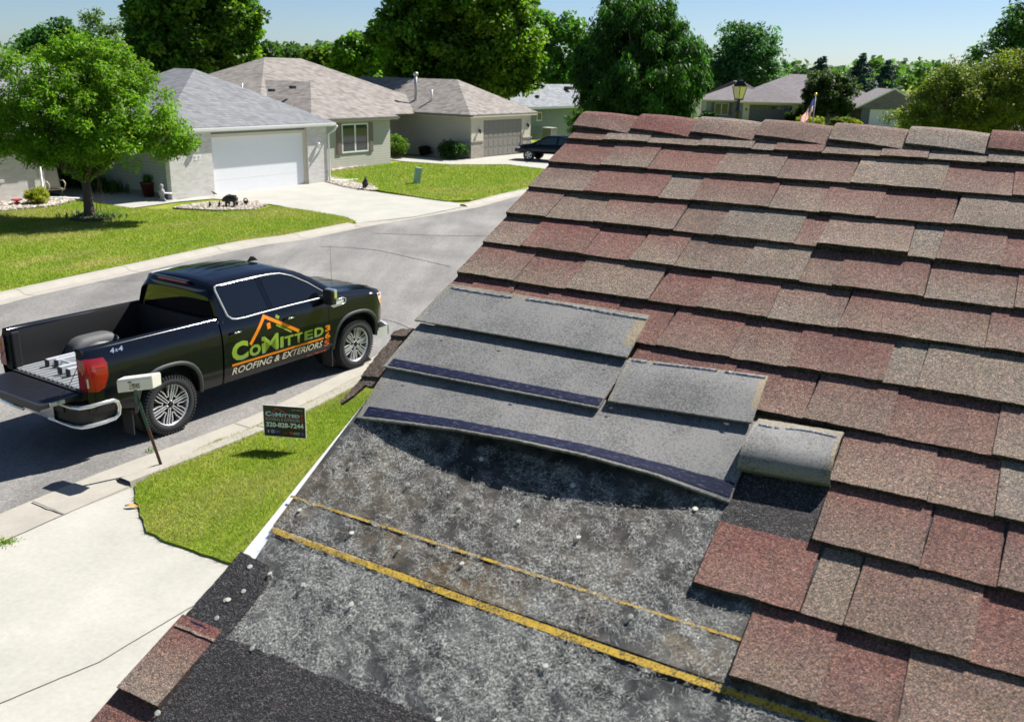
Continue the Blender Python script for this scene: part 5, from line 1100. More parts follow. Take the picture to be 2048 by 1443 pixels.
# handles
for sg in (-1, 1):
    for x0 in (1.08, 2.13): m = MB(); m.tube([(x0, sg*(ys(x0, 1.19)+.004), 1.185), (x0+.03, sg*(ys(x0, 1.19)+.035), 1.19), (x0+.21, sg*(ys(x0, 1.19)+.035), 1.20), (x0+.25, sg*(ys(x0, 1.19)+.004), 1.20)], .016, 8); m.build('door_handle', 'black_paint', tk); m = MB(); m.box((x0+.06, sg*(ys(x0, 1.19)+.045)-.008, 1.187), (x0+.17, sg*(ys(x0, 1.19)+.045)+.008, 1.205)); m.build('handle_inlay', 'chrome', tk, .003)
    # fender vent badge
    fr = MB(); P3 = lambda x, z, o=.006: (x, sg*(ys(x, z)+o), z); fr.tube([P3(3.17, 1.265), P3(3.47, 1.285), P3(3.53, 1.26), P3(3.50, 1.20), P3(3.45, 1.185), P3(3.20, 1.175)], .011, 6); f0 = fr.build('fender_badge', 'chrome', tk)
    m = MB(); sheet(m, [(3.18, 1.19), (3.44, 1.20), (3.48, 1.23), (3.49, 1.27), (3.18, 1.255)], lambda x, z: P3(x, z, .004)); m.build('badge_plate', 'galvanised', f0)
# 4x4 lettering
m = MB(); text_fit(m, '4', -.80, -.735, 1.345, 1.405, lambda x, z: (x, -(ys(x, z)+.006), z), bold=.03, shear=.2); text_fit(m, 'x', -.73, -.685, 1.35, 1.385, lambda x, z: (x, -(ys(x, z)+.006), z), bold=.03, shear=.2); text_fit(m, '4', -.68, -.61, 1.345, 1.405, lambda x, z: (x, -(ys(x, z)+.006), z), bold=.03, shear=.2); m.build('badge_lettering', 'chrome', tk, fixn=False)
# lamps
for sg in (-1, 1):
    tl = MB(); pts = [(-1.17, 1.345), (-.92, 1.325), (-.885, 1.25), (-.90, 1.08), (-.97, .94), (-1.06, .905), (-1.18, .93), (-1.205, 1.1), (-1.2, 1.3)]
    sheet(tl, pts, lambda x, z: (x, sg*(ys(x, z)+.012-.02*max(0, (-.93-x))), z), .06, .06); e2 = [(x, sg*(ys(x, z)+.012-.02*max(0, -.93-x)), z) for x, z in pts]; e3 = [(x, sg*(ys(x, z)-.03), z) for x, z in pts]; tl.grid([e2+e2[:1], e3+e3[:1]], 0)
    tl.grid([[(-1.20-.0, sg*(.975-t*.14), z) for t in (0, .5, 1)] for z in np.linspace(.94, 1.34, 5)], 0)
    o = tl.build('tail_light', 'red_lens', tk)
    m = MB(); f3 = lambda x, z: (x, sg*(ys(x, z)+.018-.02*max(0, -.93-x)), z)
    sheet(m, [(-1.10, 1.255), (-.93, 1.25), (-.93, 1.215), (-1.10, 1.215)], f3); sheet(m, [(-1.15, 1.26), (-1.135, 1.26), (-1.115, .97), (-1.13, .97)], f3); m.build('light_bar', 'red_bright', o)
    m = MB(); sheet(m, [(-1.185, 1.10), (-1.165, 1.10), (-1.165, .98), (-1.185, .98)], f3); m.build('reverse_lens', 'white_lens', o)
    hl_ = MB(); sheet(hl_, [(4.30, 1.215), (4.52, 1.19), (4.55, 1.10), (4.52, .98), (4.46, .92), (4.40, 1.00), (4.33, 1.12)], lambda x, z: (x, sg*(ys(x, z)+.010), z), .05, .05); ho = hl_.build('headlight', 'white_lens', tk)
    m = MB(); sheet(m, [(4.40, 1.10), (4.50, 1.10), (4.49, 1.0), (4.45, .96), (4.41, 1.02)], lambda x, z: (x, sg*(ys(x, z)+.014), z), .05, .05); m.build('indicator_lens', 'amber_lens', ho); m = MB(); sheet(m, [(4.33, 1.19), (4.44, 1.18), (4.43, 1.15), (4.34, 1.16)], lambda x, z: (x, sg*(ys(x, z)+.014), z), .05, .05); m.build('marker_lens', 'red_bright', ho)
    # mud flap
    for x0 in (-.60, 3.17): m = MB(); m.box((x0, sg*.86-.11, .16), (x0+.02, sg*.86+.11, .52)); m.build('mud_flap', 'rubber', tk, .004)
# bumpers
def bumper(name, xs, zc, hw):
    pass
m = MB(); fb = []
for t in np.linspace(-1, 1, 25):
    x = 4.80-.22*abs(t)**3.2; y_ = t*.985; fb.append([(x-.05-(.22 if abs(t) > .99 else 0), y_*.985, .40), (x, y_, .42), (x+.01, y_, .50), (x, y_, .585), (x-.05, y_*.97, .60)])
m.grid(fb); 
for sg in (-1, 1): m.grid([[(4.56, sg*.985, z), (4.45, sg*1.0, z), (4.30, sg*1.005, z+(.0 if z < .5 else 0))] for z in (.39, .5, .59)])
m.build('front_bumper', 'bright_metal', tk)
m = MB()
for k in range(7): m.box((4.64, -.55, .68+k*.06), (4.73, .55, .70+k*.06))
m.box((4.60, -.58, .64), (4.66, .58, 1.12)); m.build('grille', 'dark_alloy', tk)
rb = MB()
for sg in (-1, 1):
    # chrome ring round a dark step pocket
    pth = [(-1.345, .30, .735), (-1.345, .60, .735), (-1.335, .82, .735), (-1.29, .93, .735), (-1.18, .972, .735), (-1.0, .985, .74), (-.86, .99, .735), (-.805, .99, .70), (-.785, .99, .62), (-.80, .99, .53), (-.86, .985, .485), (-1.0, .98, .475), (-1.18, .965, .475), (-1.29, .925, .475), (-1.335, .82, .475), (-1.345, .60, .475), (-1.345, .30, .475)]
    rb.tube([(x, sg*y_, z) for x, y_, z in pth], [.024]*2+[.028]*13+[.024]*2, 10)
    bk_ = [(-1.345+.03, .3), (-1.30, .82), (-1.25, .90), (-1.1, .945), (-.80, .96)]; rb.grid([[(x, sg*y_, z) for z in (.46, .75)] for x, y_ in bk_], 1)
    rb.grid([[(x, sg*(y_+k), .752+h) for k, h in ((-.16, 0), (-.05, .015), (.02, .0))] for x, y_ in [(-1.30, .3), (-1.29, .78), (-1.2, .90), (-1.0, .94), (-.84, .95)]], 1)
rb.box((-1.33, -.62, .62), (-1.12, .62, .77), 1); rb.grid([[(-1.345, y_, z) for y_ in (-.42, 0, .42)] for z in (.47, .66)], 0)
rb.build('rear_bumper', ['chrome', 'black_plastic'], tk)
# bed interior
bi = MB()
bi.grid([[(x, y_, .88) for y_ in (-.80, 0, .80)] for x in (-1.12, .90)], 1)
for k in range(15): y0 = -.76+k*.105; bi.box((-1.12, y0, .885), (.88, y0+.055, .902), 1)
bi.box((-1.17, -.78, .85), (-1.12, .78, .885), 0)
for sg in (-1, 1):
    bi.grid([[(x, sg*.80, .88), (x, sg*.80, 1.1), (x, sg*.785, 1.40), (x, sg*.80, 1.455)] for x in np.linspace(-1.14, .90, 5)], 0)
    bi.box((-1.165, min(sg*.765, sg*.90), .88), (-1.14, max(sg*.765, sg*.90), 1.44), 0)
bi.box((.86, -.80, .88), (.93, .80, 1.41), 0); bi.build('bed_liner', ['liner', 'bed_floor'], tk)
for sg in (-1, 1):
    m = MB(); rows = []
    for x in np.linspace(-.42, .46, 12):
        f = min(1, max(0, 1-abs((x-.02)/.44)**5)); h = .88+.25*f; rows.append([(x, sg*.80, h+.0), (x, sg*.66, h-.0), (x, sg*.60, h-.03*f-.0), (x, sg*.575, h-.10*f), (x, sg*.565, .88)])
    m.grid(rows); m.build('wheel_housing', 'liner_grey', tk)
    m = MB(); m.box((-1.14, min(sg*.74, sg*.80), .90), (-1.02, max(sg*.74, sg*.80), 1.40)); m.build('bed_post', 'liner', tk, .02)
# tailgate, lowered
tg = MB(); tg.box((-1.72, -.79, .80), (-1.17, .79, .862), 0)
for k in range(11):
    x0 = -1.66+k*.043; tg.box((x0, -.72, .862), (x0+.024, .72, .870), 0)
tg.box((-1.745, -.79, .785), (-1.715, .79, .875), 0)
o = tg.build('tailgate', 'tailgate_black', tk, .006)
m = MB(); m.box((-1.60, -.802, .81), (-1.40, -.79, .86)); m.tube([(-1.50, -.81, .83), (-1.47, -.815, .835)], .012, 6); m.build('tailgate_latch', 'galvanised', o)
for sg in (-1, 1): m = MB(); m.tube([(-1.50, sg*.80, .855), (-1.30, sg*.805, 1.05), (-1.155, sg*.80, 1.26)], .005, 5); m.build('tailgate_cable', 'black_plastic', tk)
# wheels
def wheel(mb_parent, x, sg):
    w_ = empty('wheel', (x, sg*.865, .42), 0); w_.parent = mb_parent; w_.name = 'wheel'
    t = MB(); o_ = .135
    t.lathe([(.288, -o_*.9), (.30, -o_), (.335, -o_*1.04), (.375, -o_), (.405, -o_*.86), (.418, -o_*.62), (.421, 0), (.418, o_*.62), (.405, o_*.86), (.375, o_), (.335, o_*1.04), (.30, o_), (.288, o_*.9)], 64, axis='y')
    for k in range(56):
        a = 2*math.pi*k/56
        for s2, da in ((-1, 0), (1, .05), (0, .025)):
            c0 = s2*o_*.68; Mx = Matrix.Rotation(-(a+da), 4, 'Y'); t.box((.410, c0-.035, -.013), (.4285, c0+.035, .013), 0, Mx)
        for s2 in (-1, 1): Mx = Matrix.Rotation(-a, 4, 'Y'); t.box((.385, s2*o_*.93-.016, -.010), (.412, s2*o_*.93+.016, .010), 0, Mx)
    t.build('tyre', 'rubber', w_)
    r_ = MB(); f = sg*.115  # outer face
    r_.lathe([(.288, f*1.08), (.283, f*1.02), (.272, f*.75), (.262, -f*.4), (.26, -f)], 48, axis='y', mi=0); r_.lathe([(.001, f*.30), (.262, f*.22)], 36, axis='y', mi=1)
    r_.build('rim', ['alloy', 'dark_alloy'], w_)
    sp = MB()
    def bar(r0, a0, r1, a1, wd, y0, y1, mi):
        p0 = Vector((r0*math.cos(a0), 0, r0*math.sin(a0))); p1 = Vector((r1*math.cos(a1), 0, r1*math.sin(a1))); d = (p1-p0).normalized(); nrm = Vector((-d.z, 0, d.x))*wd/2
        q = [p0+nrm, p1+nrm, p1-nrm, p0-nrm]; sp.add([(v.x, y0 if i in (0, 3) else y1, v.z) for i, v in enumerate(q)]+[(v.x, f*.5, v.z) for v in q], [(0, 1, 2, 3), (0, 4, 5, 1), (1, 5, 6, 2), (2, 6, 7, 3), (3, 7, 4, 0)], mi)
    for k in range(6):
        a = 2*math.pi*k/6+.26
        for s2 in (-1, 1):
            bar(.045, a+s2*.32, .278, a+s2*.075, .011, f*.93, f*1.02, 0)      # twin bright bars of each spoke
            bar(.05, a+s2*.50, .278, a+s2*.075+s2*.06, .016, f*.80, f*.88, 1)
            # hooked bars between spokes
            b = a+math.pi/6; bar(.125, b+s2*.14, .20, b+s2*.17, .011, f*.93, f*.97, 0); bar(.20, b+s2*.17, .278, b+s2*.27, .011, f*.97, f*1.02, 0); bar(.125, b+s2*.11, .278, b+s2*.10, .018, f*.78, f*.84, 1)
        b = a+math.pi/6; bar(.128, b-.15, .128, b+.15, .011, f*.93, f*.93, 0)
    sp.build('spokes', ['alloy', 'dark_alloy'], w_)
    h = MB(); h.lathe([(.001, f*1.0), (.032, f*.99), (.036, f*.93), (.062, f*.90), (.066, f*.5)], 20, axis='y')
    h.build('hub', 'dark_alloy', w_); m = MB()
    for k in range(6): a = 2*math.pi*k/6+.26; m.lathe([(.001, f*.985), (.008, f*.97), (.009, f*.88)], 6, (.052*math.cos(a), 0, .052*math.sin(a)), 'y')
    m.build('wheel_nuts', 'chrome', w_)
    return w_
for x, sg in ((0, -1), (3.745, -1), (0, 1), (3.745, 1)): wheel(tk, x, sg)
# lettering on the doors
side = lambda off=.004: (lambda x, z: (x, -(ys(x, z)+off), z))
def decal(fn_, mat, name='door_lettering', label=None):
    m = MB(); fn_(m); o = m.build(name, mat, tk, fixn=False)
    if label: o['label'] = label
def seg_text(m, items, fn):
    for ch_, x0, x1, z0, z1, b in items: text_fit(m, ch_, x0, x1, z0, z1, fn, bold=b)
decal(lambda m: seg_text(m, [('C', 1.09, 1.40, .755, 1.045, .05), ('O', 1.42, 1.64, .757, .935, .05), ('M', 1.665, 2.00, .752, 1.015, .012), ('I', 2.03, 2.10, .755, .935, .02), ('T', 2.12, 2.31, .755, .92, .035), ('T', 2.33, 2.51, .755, .915, .035), ('E', 2.545, 2.73, .755, .91, .035), ('D', 2.765, 2.97, .755, .91, .035)], side()), 'decal_green', label='green company name lettering')
def quadstrip(m, a, b, wd, fn, n=10):
    a = Vector(a); b = Vector(b); d = (b-a).normalized(); nr = Vector((-d.y, d.x))*wd/2; m.grid([[fn(*(a.lerp(b, i/n)+nr)), fn(*(a.lerp(b, i/n)-nr))] for i in range(n+1)], 0, False)
def roofmark(m):
    quadstrip(m, (1.44, .95), (1.775, 1.325), .052, side(.0045)); quadstrip(m, (1.755, 1.318), (2.43, .945), .052, side(.005)); sheet(m, [(1.79, 1.20), (1.86, 1.205), (1.86, 1.115), (1.79, 1.11)], side(.0045))
decal(roofmark, 'decal_orange', 'roof_emblem', 'orange roof outline above the company name')
decal(lambda m: (quadstrip(m, (1.97, 1.145), (2.27, .965), .026, side(.004)), quadstrip(m, (1.99, 1.275), (2.05, 1.235), .05, side(.004))), 'decal_green', 'roof_emblem')
decal(lambda m: quadstrip(m, (1.09, .71), (2.97, .703), .034, side(.0045), 24), 'decal_orange', 'underline')
def roofing(m):
    vs, fs = text_geo('ROOFING & EXTERIORS', 1, .012, .28, 1.02); ax = min(v[0] for v in vs); bx = max(v[0] for v in vs); ay = min(v[1] for v in vs); by = max(v[1] for v in vs)
    m.add([side(.0045)(1.09+(x-ax)/(bx-ax)*1.87, .56+(y_-ay)/(by-ay)*.105) for x, y_ in vs], fs)
decal(roofing, 'decal_cream', label='cream italic line reading roofing and exteriors')
decal(lambda m: seg_text(m, [('3', 3.005, 3.125, .80, .905, .04), ('6', 3.005, 3.125, .675, .78, .04)], side()), 'decal_orange', label='orange digits stacked beside the name'); decal(lambda m: seg_text(m, [('5', 2.99, 3.115, .55, .655, .04)], side()), 'decal_red')
decal(lambda m: seg_text(m, [('24 X 7 SERVICES', 2.62, 3.06, .462, .495, .03)], side()), 'decal_red')
# ladder lying in the bed
ld = empty('folded_ladder', tuple(tk.matrix_basis @ Vector((-.5, .25, .91))), math.atan2(.8405, .5418), 'folded aluminium ladder lying in the truck bed', 'ladder')
def rail(m, y_, z, x0, x1, h=.10, w_=.03, mi=0): m.box((x0, y_-w_, z), (x1, y_+w_, z+h), mi)
for i, (y_, z, x0, x1) in enumerate(((-.38, .0, -.42, 1.0), (.22, .0, -.35, 1.0), (-.24, .01, -.45, 1.0), (.08, .01, -.30, 1.0))):
    m = MB(); rail(m, y_, z, x0, x1); o = m.build('rail', 'aluminium', ld, .006); m = MB(); rail(m, y_, z-.004, x0-.012, x0+.02, .092, .034); m.build('rail_foot', 'black_plastic', o, .006)
for k in range(4):
    m = MB(); m.tube([(-.22+k*.3, -.38, .075), (-.22+k*.3, .22, .075)], .018, 8); m.build('rung', 'aluminium', ld)
m = MB(); m.tube([(-.1, -.24, .10), (.15, .22, .11)], .016, 6); m.build('brace', 'aluminium', ld)

# ================================================================ newspaper tube on its post
bx, by = (-4.402, 10.807); mb_ = empty('newspaper_tube', (bx, by, .05), 0, 'cream plastic newspaper tube on a leaning green and rusty post at the kerb', 'mailbox')
A_ = Vector((*(-4.848, 10.823), 1.11)); B_ = Vector((*(-4.373, 10.689), 1.22)); base = Vector((bx, by, .05)); dA = (B_-A_); Lb = dA.length; dA.normalize(); side_ = Vector((dA.y, -dA.x, 0)).normalized(); upv = Vector((0, 0, 1))
Cc = (A_+B_)/2+side_*-.05
def tb(a, b, c): return tuple(Cc+dA*a+side_*b+upv*c-base)
m = MB(); prof = [(.080, -.085), (.085, .06), (.06, .085), (-.075, .085), (-.095, .06), (-.09, -.085)]
hl2 = Lb/2; m.grid([[tb(a, b, c) for b, c in prof+prof[:1]] for a in np.linspace(-hl2-.0, hl2+.02, 6)], 0, False); m.add([tb(hl2+.02, b, c) for b, c in prof], [tuple(range(6))]); m.add([tb(-hl2+.05, b, c) for b, c in prof], [tuple(range(6))]); tube_o = m.build('tube', 'tube_plastic', mb_, .012)
m = MB(); text_fit(m, 'T', -.085, -.035, -.055, .045, lambda x, z: tb(x, .0848+z*.0345, z), bold=.0); text_fit(m, 'imes', -.038, .085, -.052, .038, lambda x, z: tb(x, .0848+z*.0345, z), bold=.012)
for x0, z0, w_ in ((-.06, -.055, .032), (-.085, .03, .006), (-.04, .03, .006), (-.034, -.053, .018), (-.012, -.053, .016)): m.add([tb(x, .0852+z*.0345, z) for x, z in ((x0-w_/2, z0), (x0+w_/2, z0), (x0+w_/2, z0+.006 if w_ > .01 else z0+.014), (x0-w_/2, z0+.006 if w_ > .01 else z0+.014))], [(0, 1, 2, 3)])
m.build('tube_lettering', 'ink', tube_o, fixn=False)
top = Cc+side_*.10-upv*.02-base; lo = Vector((0, 0, -.05)); mid = lo.lerp(top, .5)
def angle(m, a, b, r0=.022):
    d = (b-a).normalized(); n1 = side_.cross(d).normalized(); n2 = d.cross(n1)
    for p, q_ in (((-r0, 0), (r0, .004)), ((-.003, 0), (.003, .03))):
        V = [pt+n1*x-n2*y_ for pt in (a, b) for x, y_ in ((p[0], p[1]), (q_[0], p[1]), (q_[0], q_[1]), (p[0], q_[1]))]; m.add(V, [(0, 1, 5, 4), (1, 2, 6, 5), (2, 3, 7, 6), (3, 0, 4, 7), (4, 5, 6, 7), (0, 3, 2, 1)])
m = MB(); angle(m, lo, mid); m.build('post', 'rusty_post', mb_); m = MB(); angle(m, mid, top-(top-lo).normalized()*.06); m.build('post', 'green_post', mb_)
m = MB(); m.box((-.02, -.03, -.16), (.02, .03, .0)); o = m.build('bracket', 'green_post', mb_); o.location = tuple(top+Vector((.02, .03, -.05))); m = MB(); m.ball(tuple(top+side_*.012), .013, 6); m.build('bolt', 'gold', mb_)
# ================================================================ lawn sign
sg_ = empty('lawn_sign', (-2.985, 11.45, .06), math.atan2(-.125, .993), 'small black company sign on wire stakes in the near lawn', 'sign')
m = MB(); m.box((-.29, -.004, .165), (.29, .004, .605)); pn = m.build('sign_board', 'sign_white', sg_); m = MB(); m.box((-.283, -.0052, .172), (.283, -.0045, .598)); m.build('sign_face', 'sign_black', pn)
SF = lambda x, z: (x-.29, -.0062, .165+z)
def sdec(fn_, mat, name='sign_lettering'): m = MB(); fn_(m); m.build(name, mat, pn, fixn=False)
sdec(lambda m: seg_text(m, [('C', .03, .11, .285, .355, .05), ('O', .115, .165, .287, .33, .05), ('M', .17, .25, .285, .345, .04), ('ITTED', .26, .505, .287, .33, .05)], SF), 'sign_blue')
sdec(lambda m: text_fit(m, 'ROOFING & EXTERIORS', .035, .505, .225, .262, SF, bold=.01), 'sign_teal')
sdec(lambda m: text_fit(m, '320-828-7244', .035, .55, .135, .205, SF, bold=.035), 'sign_white')
sdec(lambda m: (quadstrip(m, (.12, .335), (.19, .405), .011, SF, 1), quadstrip(m, (.185, .405), (.345, .325), .011, SF, 1), quadstrip(m, (.03, .275), (.505, .275), .009, SF, 1), text_fit(m, '3', .52, .545, .30, .34, SF, bold=.03), text_fit(m, '6', .52, .545, .25, .29, SF, bold=.03), text_fit(m, '5', .52, .545, .20, .24, SF, bold=.03)), 'logo_red')
sdec(lambda m: quadstrip(m, (.245, .375), (.30, .345), .008, SF, 1), 'sign_blue')
sdec(lambda m: text_fit(m, '24 X 7 SERVICE', .40, .545, .385, .40, SF, bold=.02), 'sign_teal')
sq = lambda m, x, z, a, b: m.add([SF(x, z), SF(x+a, z), SF(x+a, z+b), SF(x, z+b)], [(0, 1, 2, 3)])
SF2 = lambda x, z: (x-.29, -.0072, .165+z)
sdec(lambda m: sq(m, .04, .05, .04, .045), 'logo_blue', 'emblem'); sdec(lambda m: text_fit(m, 'f', .055, .072, .052, .09, SF2, bold=.04), 'sign_white', 'emblem')
sdec(lambda m: sq(m, .10, .05, .042, .045), 'sign_blue', 'emblem'); sdec(lambda m: text_fit(m, 'n', .108, .134, .056, .085, SF2, bold=.04), 'logo_blue', 'emblem')
sdec(lambda m: (sq(m, .15, .058, .07, .028), sq(m, .512, .04, .035, .042)), 'logo_violet', 'emblem'); sdec(lambda m: (sq(m, .355, .045, .04, .04), sq(m, .27, .055, .05, .008)), 'logo_red', 'emblem'); sdec(lambda m: (sq(m, .405, .065, .09, .012), sq(m, .405, .045, .085, .01)), 'sign_teal', 'emblem')
for x in (-.09, .06): m = MB(); m.tube([(x, 0, -.05), (x, 0, .2)], .0042, 6); m.build('wire_stake', 'galvanised', sg_)
# ================================================================ dark saloon on the far drive (x forward, nose towards the garage)
cx_, cy_ = (0.969, 53.801)
cr = empty('parked_car', (cx_+1.3, cy_-1.2+1.75, .035), math.atan2(.36, -.93), 'dark blue black saloon car parked on the far drive, cut off by the roof edge', 'car')
def cz(x): return float(np.interp(x, [-2.35, -2.2, -1.6, -1.0, -.3, .4, .75, 1.3, 1.9, 2.2, 2.35], [.75, .92, 1.0, 1.28, 1.42, 1.40, 1.22, .95, .86, .76, .55]))
def cb(x): return float(np.interp(x, [-2.35, -1.6, 0, .8, 1.6, 2.35], [.80, .93, .95, .93, .84, .55]))
b = MB(); rows = []
for x in np.linspace(-2.35, 2.35, 48):
    hw = .88*(1-(abs(x)/2.5)**6*.45); zb = .22+(.34 if min(abs(x-1.4), abs(x+1.35)) < .33 else 0)*(1-(min(abs(x-1.4), abs(x+1.35))/.34)**2)**.5; belt = min(cb(x), cz(x)); zt = cz(x); ty = hw-.06-(zt-belt)*.48
    h_ = [(hw-.04, zb), (hw, .45 if zb < .4 else max(.45, zb+.03)), (hw, .65), (hw-.03, belt-.03), (hw-.07, belt)]+[(hw-.07+(ty-hw+.07)*t, belt+(zt-belt)*t) for t in (.3, .6, .9)]+[(ty*.9, zt+.01), (ty*.5, zt+.03), (0, zt+.04)]
    row = [(x, -y_, z) for y_, z in h_]; row += [(x, y_, z) for y_, z in h_[-2::-1]]; rows.append(row)
b.grid(rows); b.add(rows[0]+rows[-1], [tuple(range(len(rows[0]))), tuple(range(len(rows[0]), 2*len(rows[0])))]); co = b.build('body', 'black_paint', cr)
for sg in (-1, 1):
    for wl in ([(-1.05, .97), (-.85, 1.24), (-.35, 1.34), (-.30, .96)], [(-.22, .96), (-.26, 1.35), (.30, 1.33), (.72, 1.16), (1.02, .93)]):
        m = MB(); sheet(m, wl, lambda x, z: (x, sg*(.88*(1-(abs(x)/2.5)**6*.45)-.07-(z-cb(x))*.46+.012), z), .2, .1); m.build('side_window', 'clear_glass', cr)
    m = MB(); m.ball((2.05, sg*.62, .68), .17, 8, sq=(1, .8, .5)); m.build('headlight', 'white_lens', cr)
    m = MB(); m.box((.72, sg*.95-.09, .93), (.86, sg*.95+.09, 1.05)); m.build('side_mirror', 'black_paint', cr, .03)
    for x in (1.4, -1.35):
        we = empty('wheel', (x, sg*.80, .32)); we.parent = cr
        m = MB(); m.lathe([(.2, -.1), (.24, -.11), (.30, -.10), (.325, -.07), (.325, .07), (.30, .10), (.24, .11), (.2, .1)], 32, axis='y'); m.build('tyre', 'rubber', we)
        m = MB(); m.lathe([(.205, sg*.10), (.19, sg*.08), (.001, sg*.03)], 24, axis='y', mi=1)
        for k in range(5): a = 2*math.pi*k/5; m.add([(r_*math.cos(a+d), sg*(.105 if r_ < .1 else .10), r_*math.sin(a+d)) for r_, d in ((.03, -.7), (.2, -.2), (.2, .2), (.03, .7))], [(0, 1, 2, 3)])
        m.lathe([(.205, sg*.10), (.20, sg*.115), (.18, sg*.11)], 24, axis='y'); m.build('rim', ['alloy', 'dark_alloy'], we)
# ================================================================ trees and shrubs
def leafcloud(name, C, rad, per, size, parent, mat='leaf', col0=(.07, .13, .02), cvar=.35, asp=.55, seed=0, flat=.75, droop=.35, out=None, yellow=.0, lean=None, tipcol=None):
    """C (k,3) clump centres, rad clump radius, per leaves per clump -> one mesh of rhombic leaves"""
    r = np.random.default_rng(seed); C = np.asarray(C, float); k = len(C); n = k*per
    rad_ = (rad if np.ndim(rad) else np.full(k, rad)); idx = np.repeat(np.arange(k), per)
    d = r.normal(0, 1, (n, 3)); d /= np.linalg.norm(d, axis=1)[:, None]; rr = r.random(n)**.45
    p = C[idx]+d*(rad_[idx]*rr)[:, None]*np.array([1, 1, flat])
    if lean is not None: p += np.asarray(lean)*(rad_[idx]*r.random(n))[:, None]
    # leaf frame: long axis hanging outward and down
    ax = d*np.array([1, 1, .3])+r.normal(0, .55, (n, 3))+np.array([0, 0, -droop]); ax /= np.linalg.norm(ax, axis=1)[:, None]
    nn = d*.35+r.normal(0, .6, (n, 3))+np.array([0, 0, .9]); sd = np.cross(ax, nn); sd /= np.linalg.norm(sd, axis=1)[:, None]+1e-9
    s = size*r.uniform(.6, 1.35, (n, 1)); bend = np.cross(sd, ax)*s*.12
    A = p-ax*s*.5; B = p+sd*s*asp*.5+bend; T = p+ax*s*.5; D = p-sd*s*asp*.5+bend
    V = np.stack([A, B, T, D], 1).reshape(-1, 3); F = np.arange(4*n).reshape(n, 4)
    ct = r.uniform(1-cvar, 1+cvar, k)[idx][:, None]; lt = r.uniform(.75, 1.3, (n, 1)); c = np.array(col0)*ct*lt
    sunny = np.clip((C[:, 0]-C[:, 0].mean())/(C[:, 0].std()+1e-6), -1, 1)*.9+1; ye = (r.random(k)[idx] < (yellow*sunny)[idx])[:, None]*r.uniform(.3, 1, (n, 1)); c = c*(1-ye)+np.array((.22, .36, .03))*ye  # yellow green share grows towards the sun side: sunlight put into leaf colour
    if tipcol is not None: tp = (r.random(n) < .06)[:, None]; c = np.where(tp, np.array(tipcol)*lt, c)
    return fastmesh(name, V, F, mat, parent, np.repeat(c, 4, 0))
def shell(blobs, n, seed, inner=.35, jit=.10):
    """clump centres spread through and over a union of ellipsoids"""
    r = np.random.default_rng(seed); vol = np.array([b[3]*b[4]*b[5] for b in blobs])**(2/3); cnt = np.maximum(3, (n*vol/vol.sum()).astype(int)); out = []
    for b, k in zip(blobs, cnt):
        d = r.normal(0, 1, (k, 3)); d /= np.linalg.norm(d, axis=1)[:, None]; q = np.maximum(inner, r.random(k)**.33)*r.uniform(1-jit, 1+jit, k)
        out.append(np.array(b[:3])+d*q[:, None]*np.array(b[3:6]))
    return np.concatenate(out)
def limb(m, a, b, r0, r1, seed, k=5, amp=.06):
    rn = random.Random(seed); a = Vector(a); b = Vector(b); L_ = (b-a).length; pts = [a.lerp(b, i/k)+(Vector((rn.uniform(-1, 1), rn.uniform(-1, 1), rn.uniform(-.4, .7)))*amp*L_*math.sin(math.pi*i/k) if 0 < i < k else Vector()) for i in range(k+1)]
    m.tube(pts, [r0+(r1-r0)*i/k for i in range(k+1)], 7, caps=False)
def px(X, Y, d):
    """world point seen at (X, Y) of the survey photo, at forward distance d"""
    p = F_*1.0+Rx*((X-1024)/1856.6)+Ux*((721.5-Y)/1856.6); p = p*(d/p.y); return (p.x, p.y, p.z+CAMH)
def tree(name, label, base, blobs_px, dist, nclump, per, leaf, rad, cat='tree', group=None, trunk_r=.18, fork=None, seed=0, crown='crown', bark='bark', limbs=10, dscale=1.0, **k):
    """blobs_px: (X, Y, rx, ry) measured on the photo, turned into ellipsoids at the tree's own distance"""
    bl = []
    rn = random.Random(seed)
    for b in blobs_px:
        dd = b[4] if len(b) > 4 else 0; c = px(b[0], b[1], dist+dd); rx = b[2]*dist/1856.6; rz = b[3]*dist/1856.6*1.0; bl.append((c[0], c[1], c[2], rx, rx*.9*dscale, rz))
    bx, by = base; e_ = empty(name, (bx, by, 0), 0, label, cat, group)
    for b in range(len(bl)): bl[b] = (bl[b][0]-bx, bl[b][1]-by, *bl[b][2:])
    C = shell(bl, nclump, seed); C = C[C[:, 2] > rad*.6]
    leafcloud(crown, C, rad*np.random.default_rng(seed).uniform(.7, 1.3, len(C)), per, leaf, e_, seed=seed, **k)
    cz = np.mean([b[2] for b in bl]); fz = fork if fork else min(b[2]-b[5] for b in bl)+.3
    cxm = np.mean([b[0] for b in bl]); cym = np.mean([b[1] for b in bl])
    m = MB(); fz = max(fz, .5); m.tube([(0, 0, -.1), (trunk_r*.1, 0, fz*.3), (0, trunk_r*.2, fz*.7), (0, 0, fz)], [trunk_r*1.35, trunk_r, trunk_r*.85, trunk_r*.8], 10)
    pick = C[np.random.default_rng(seed+1).integers(0, len(C), limbs)]
    for i, p in enumerate(pick): limb(m, (0, 0, fz-.05), tuple(p*.92+np.array([cxm, cym, 0])*.08), trunk_r*.5, trunk_r*.08, seed+i)
    m.build('trunk', bark, e_, fixn=False)
    return e_
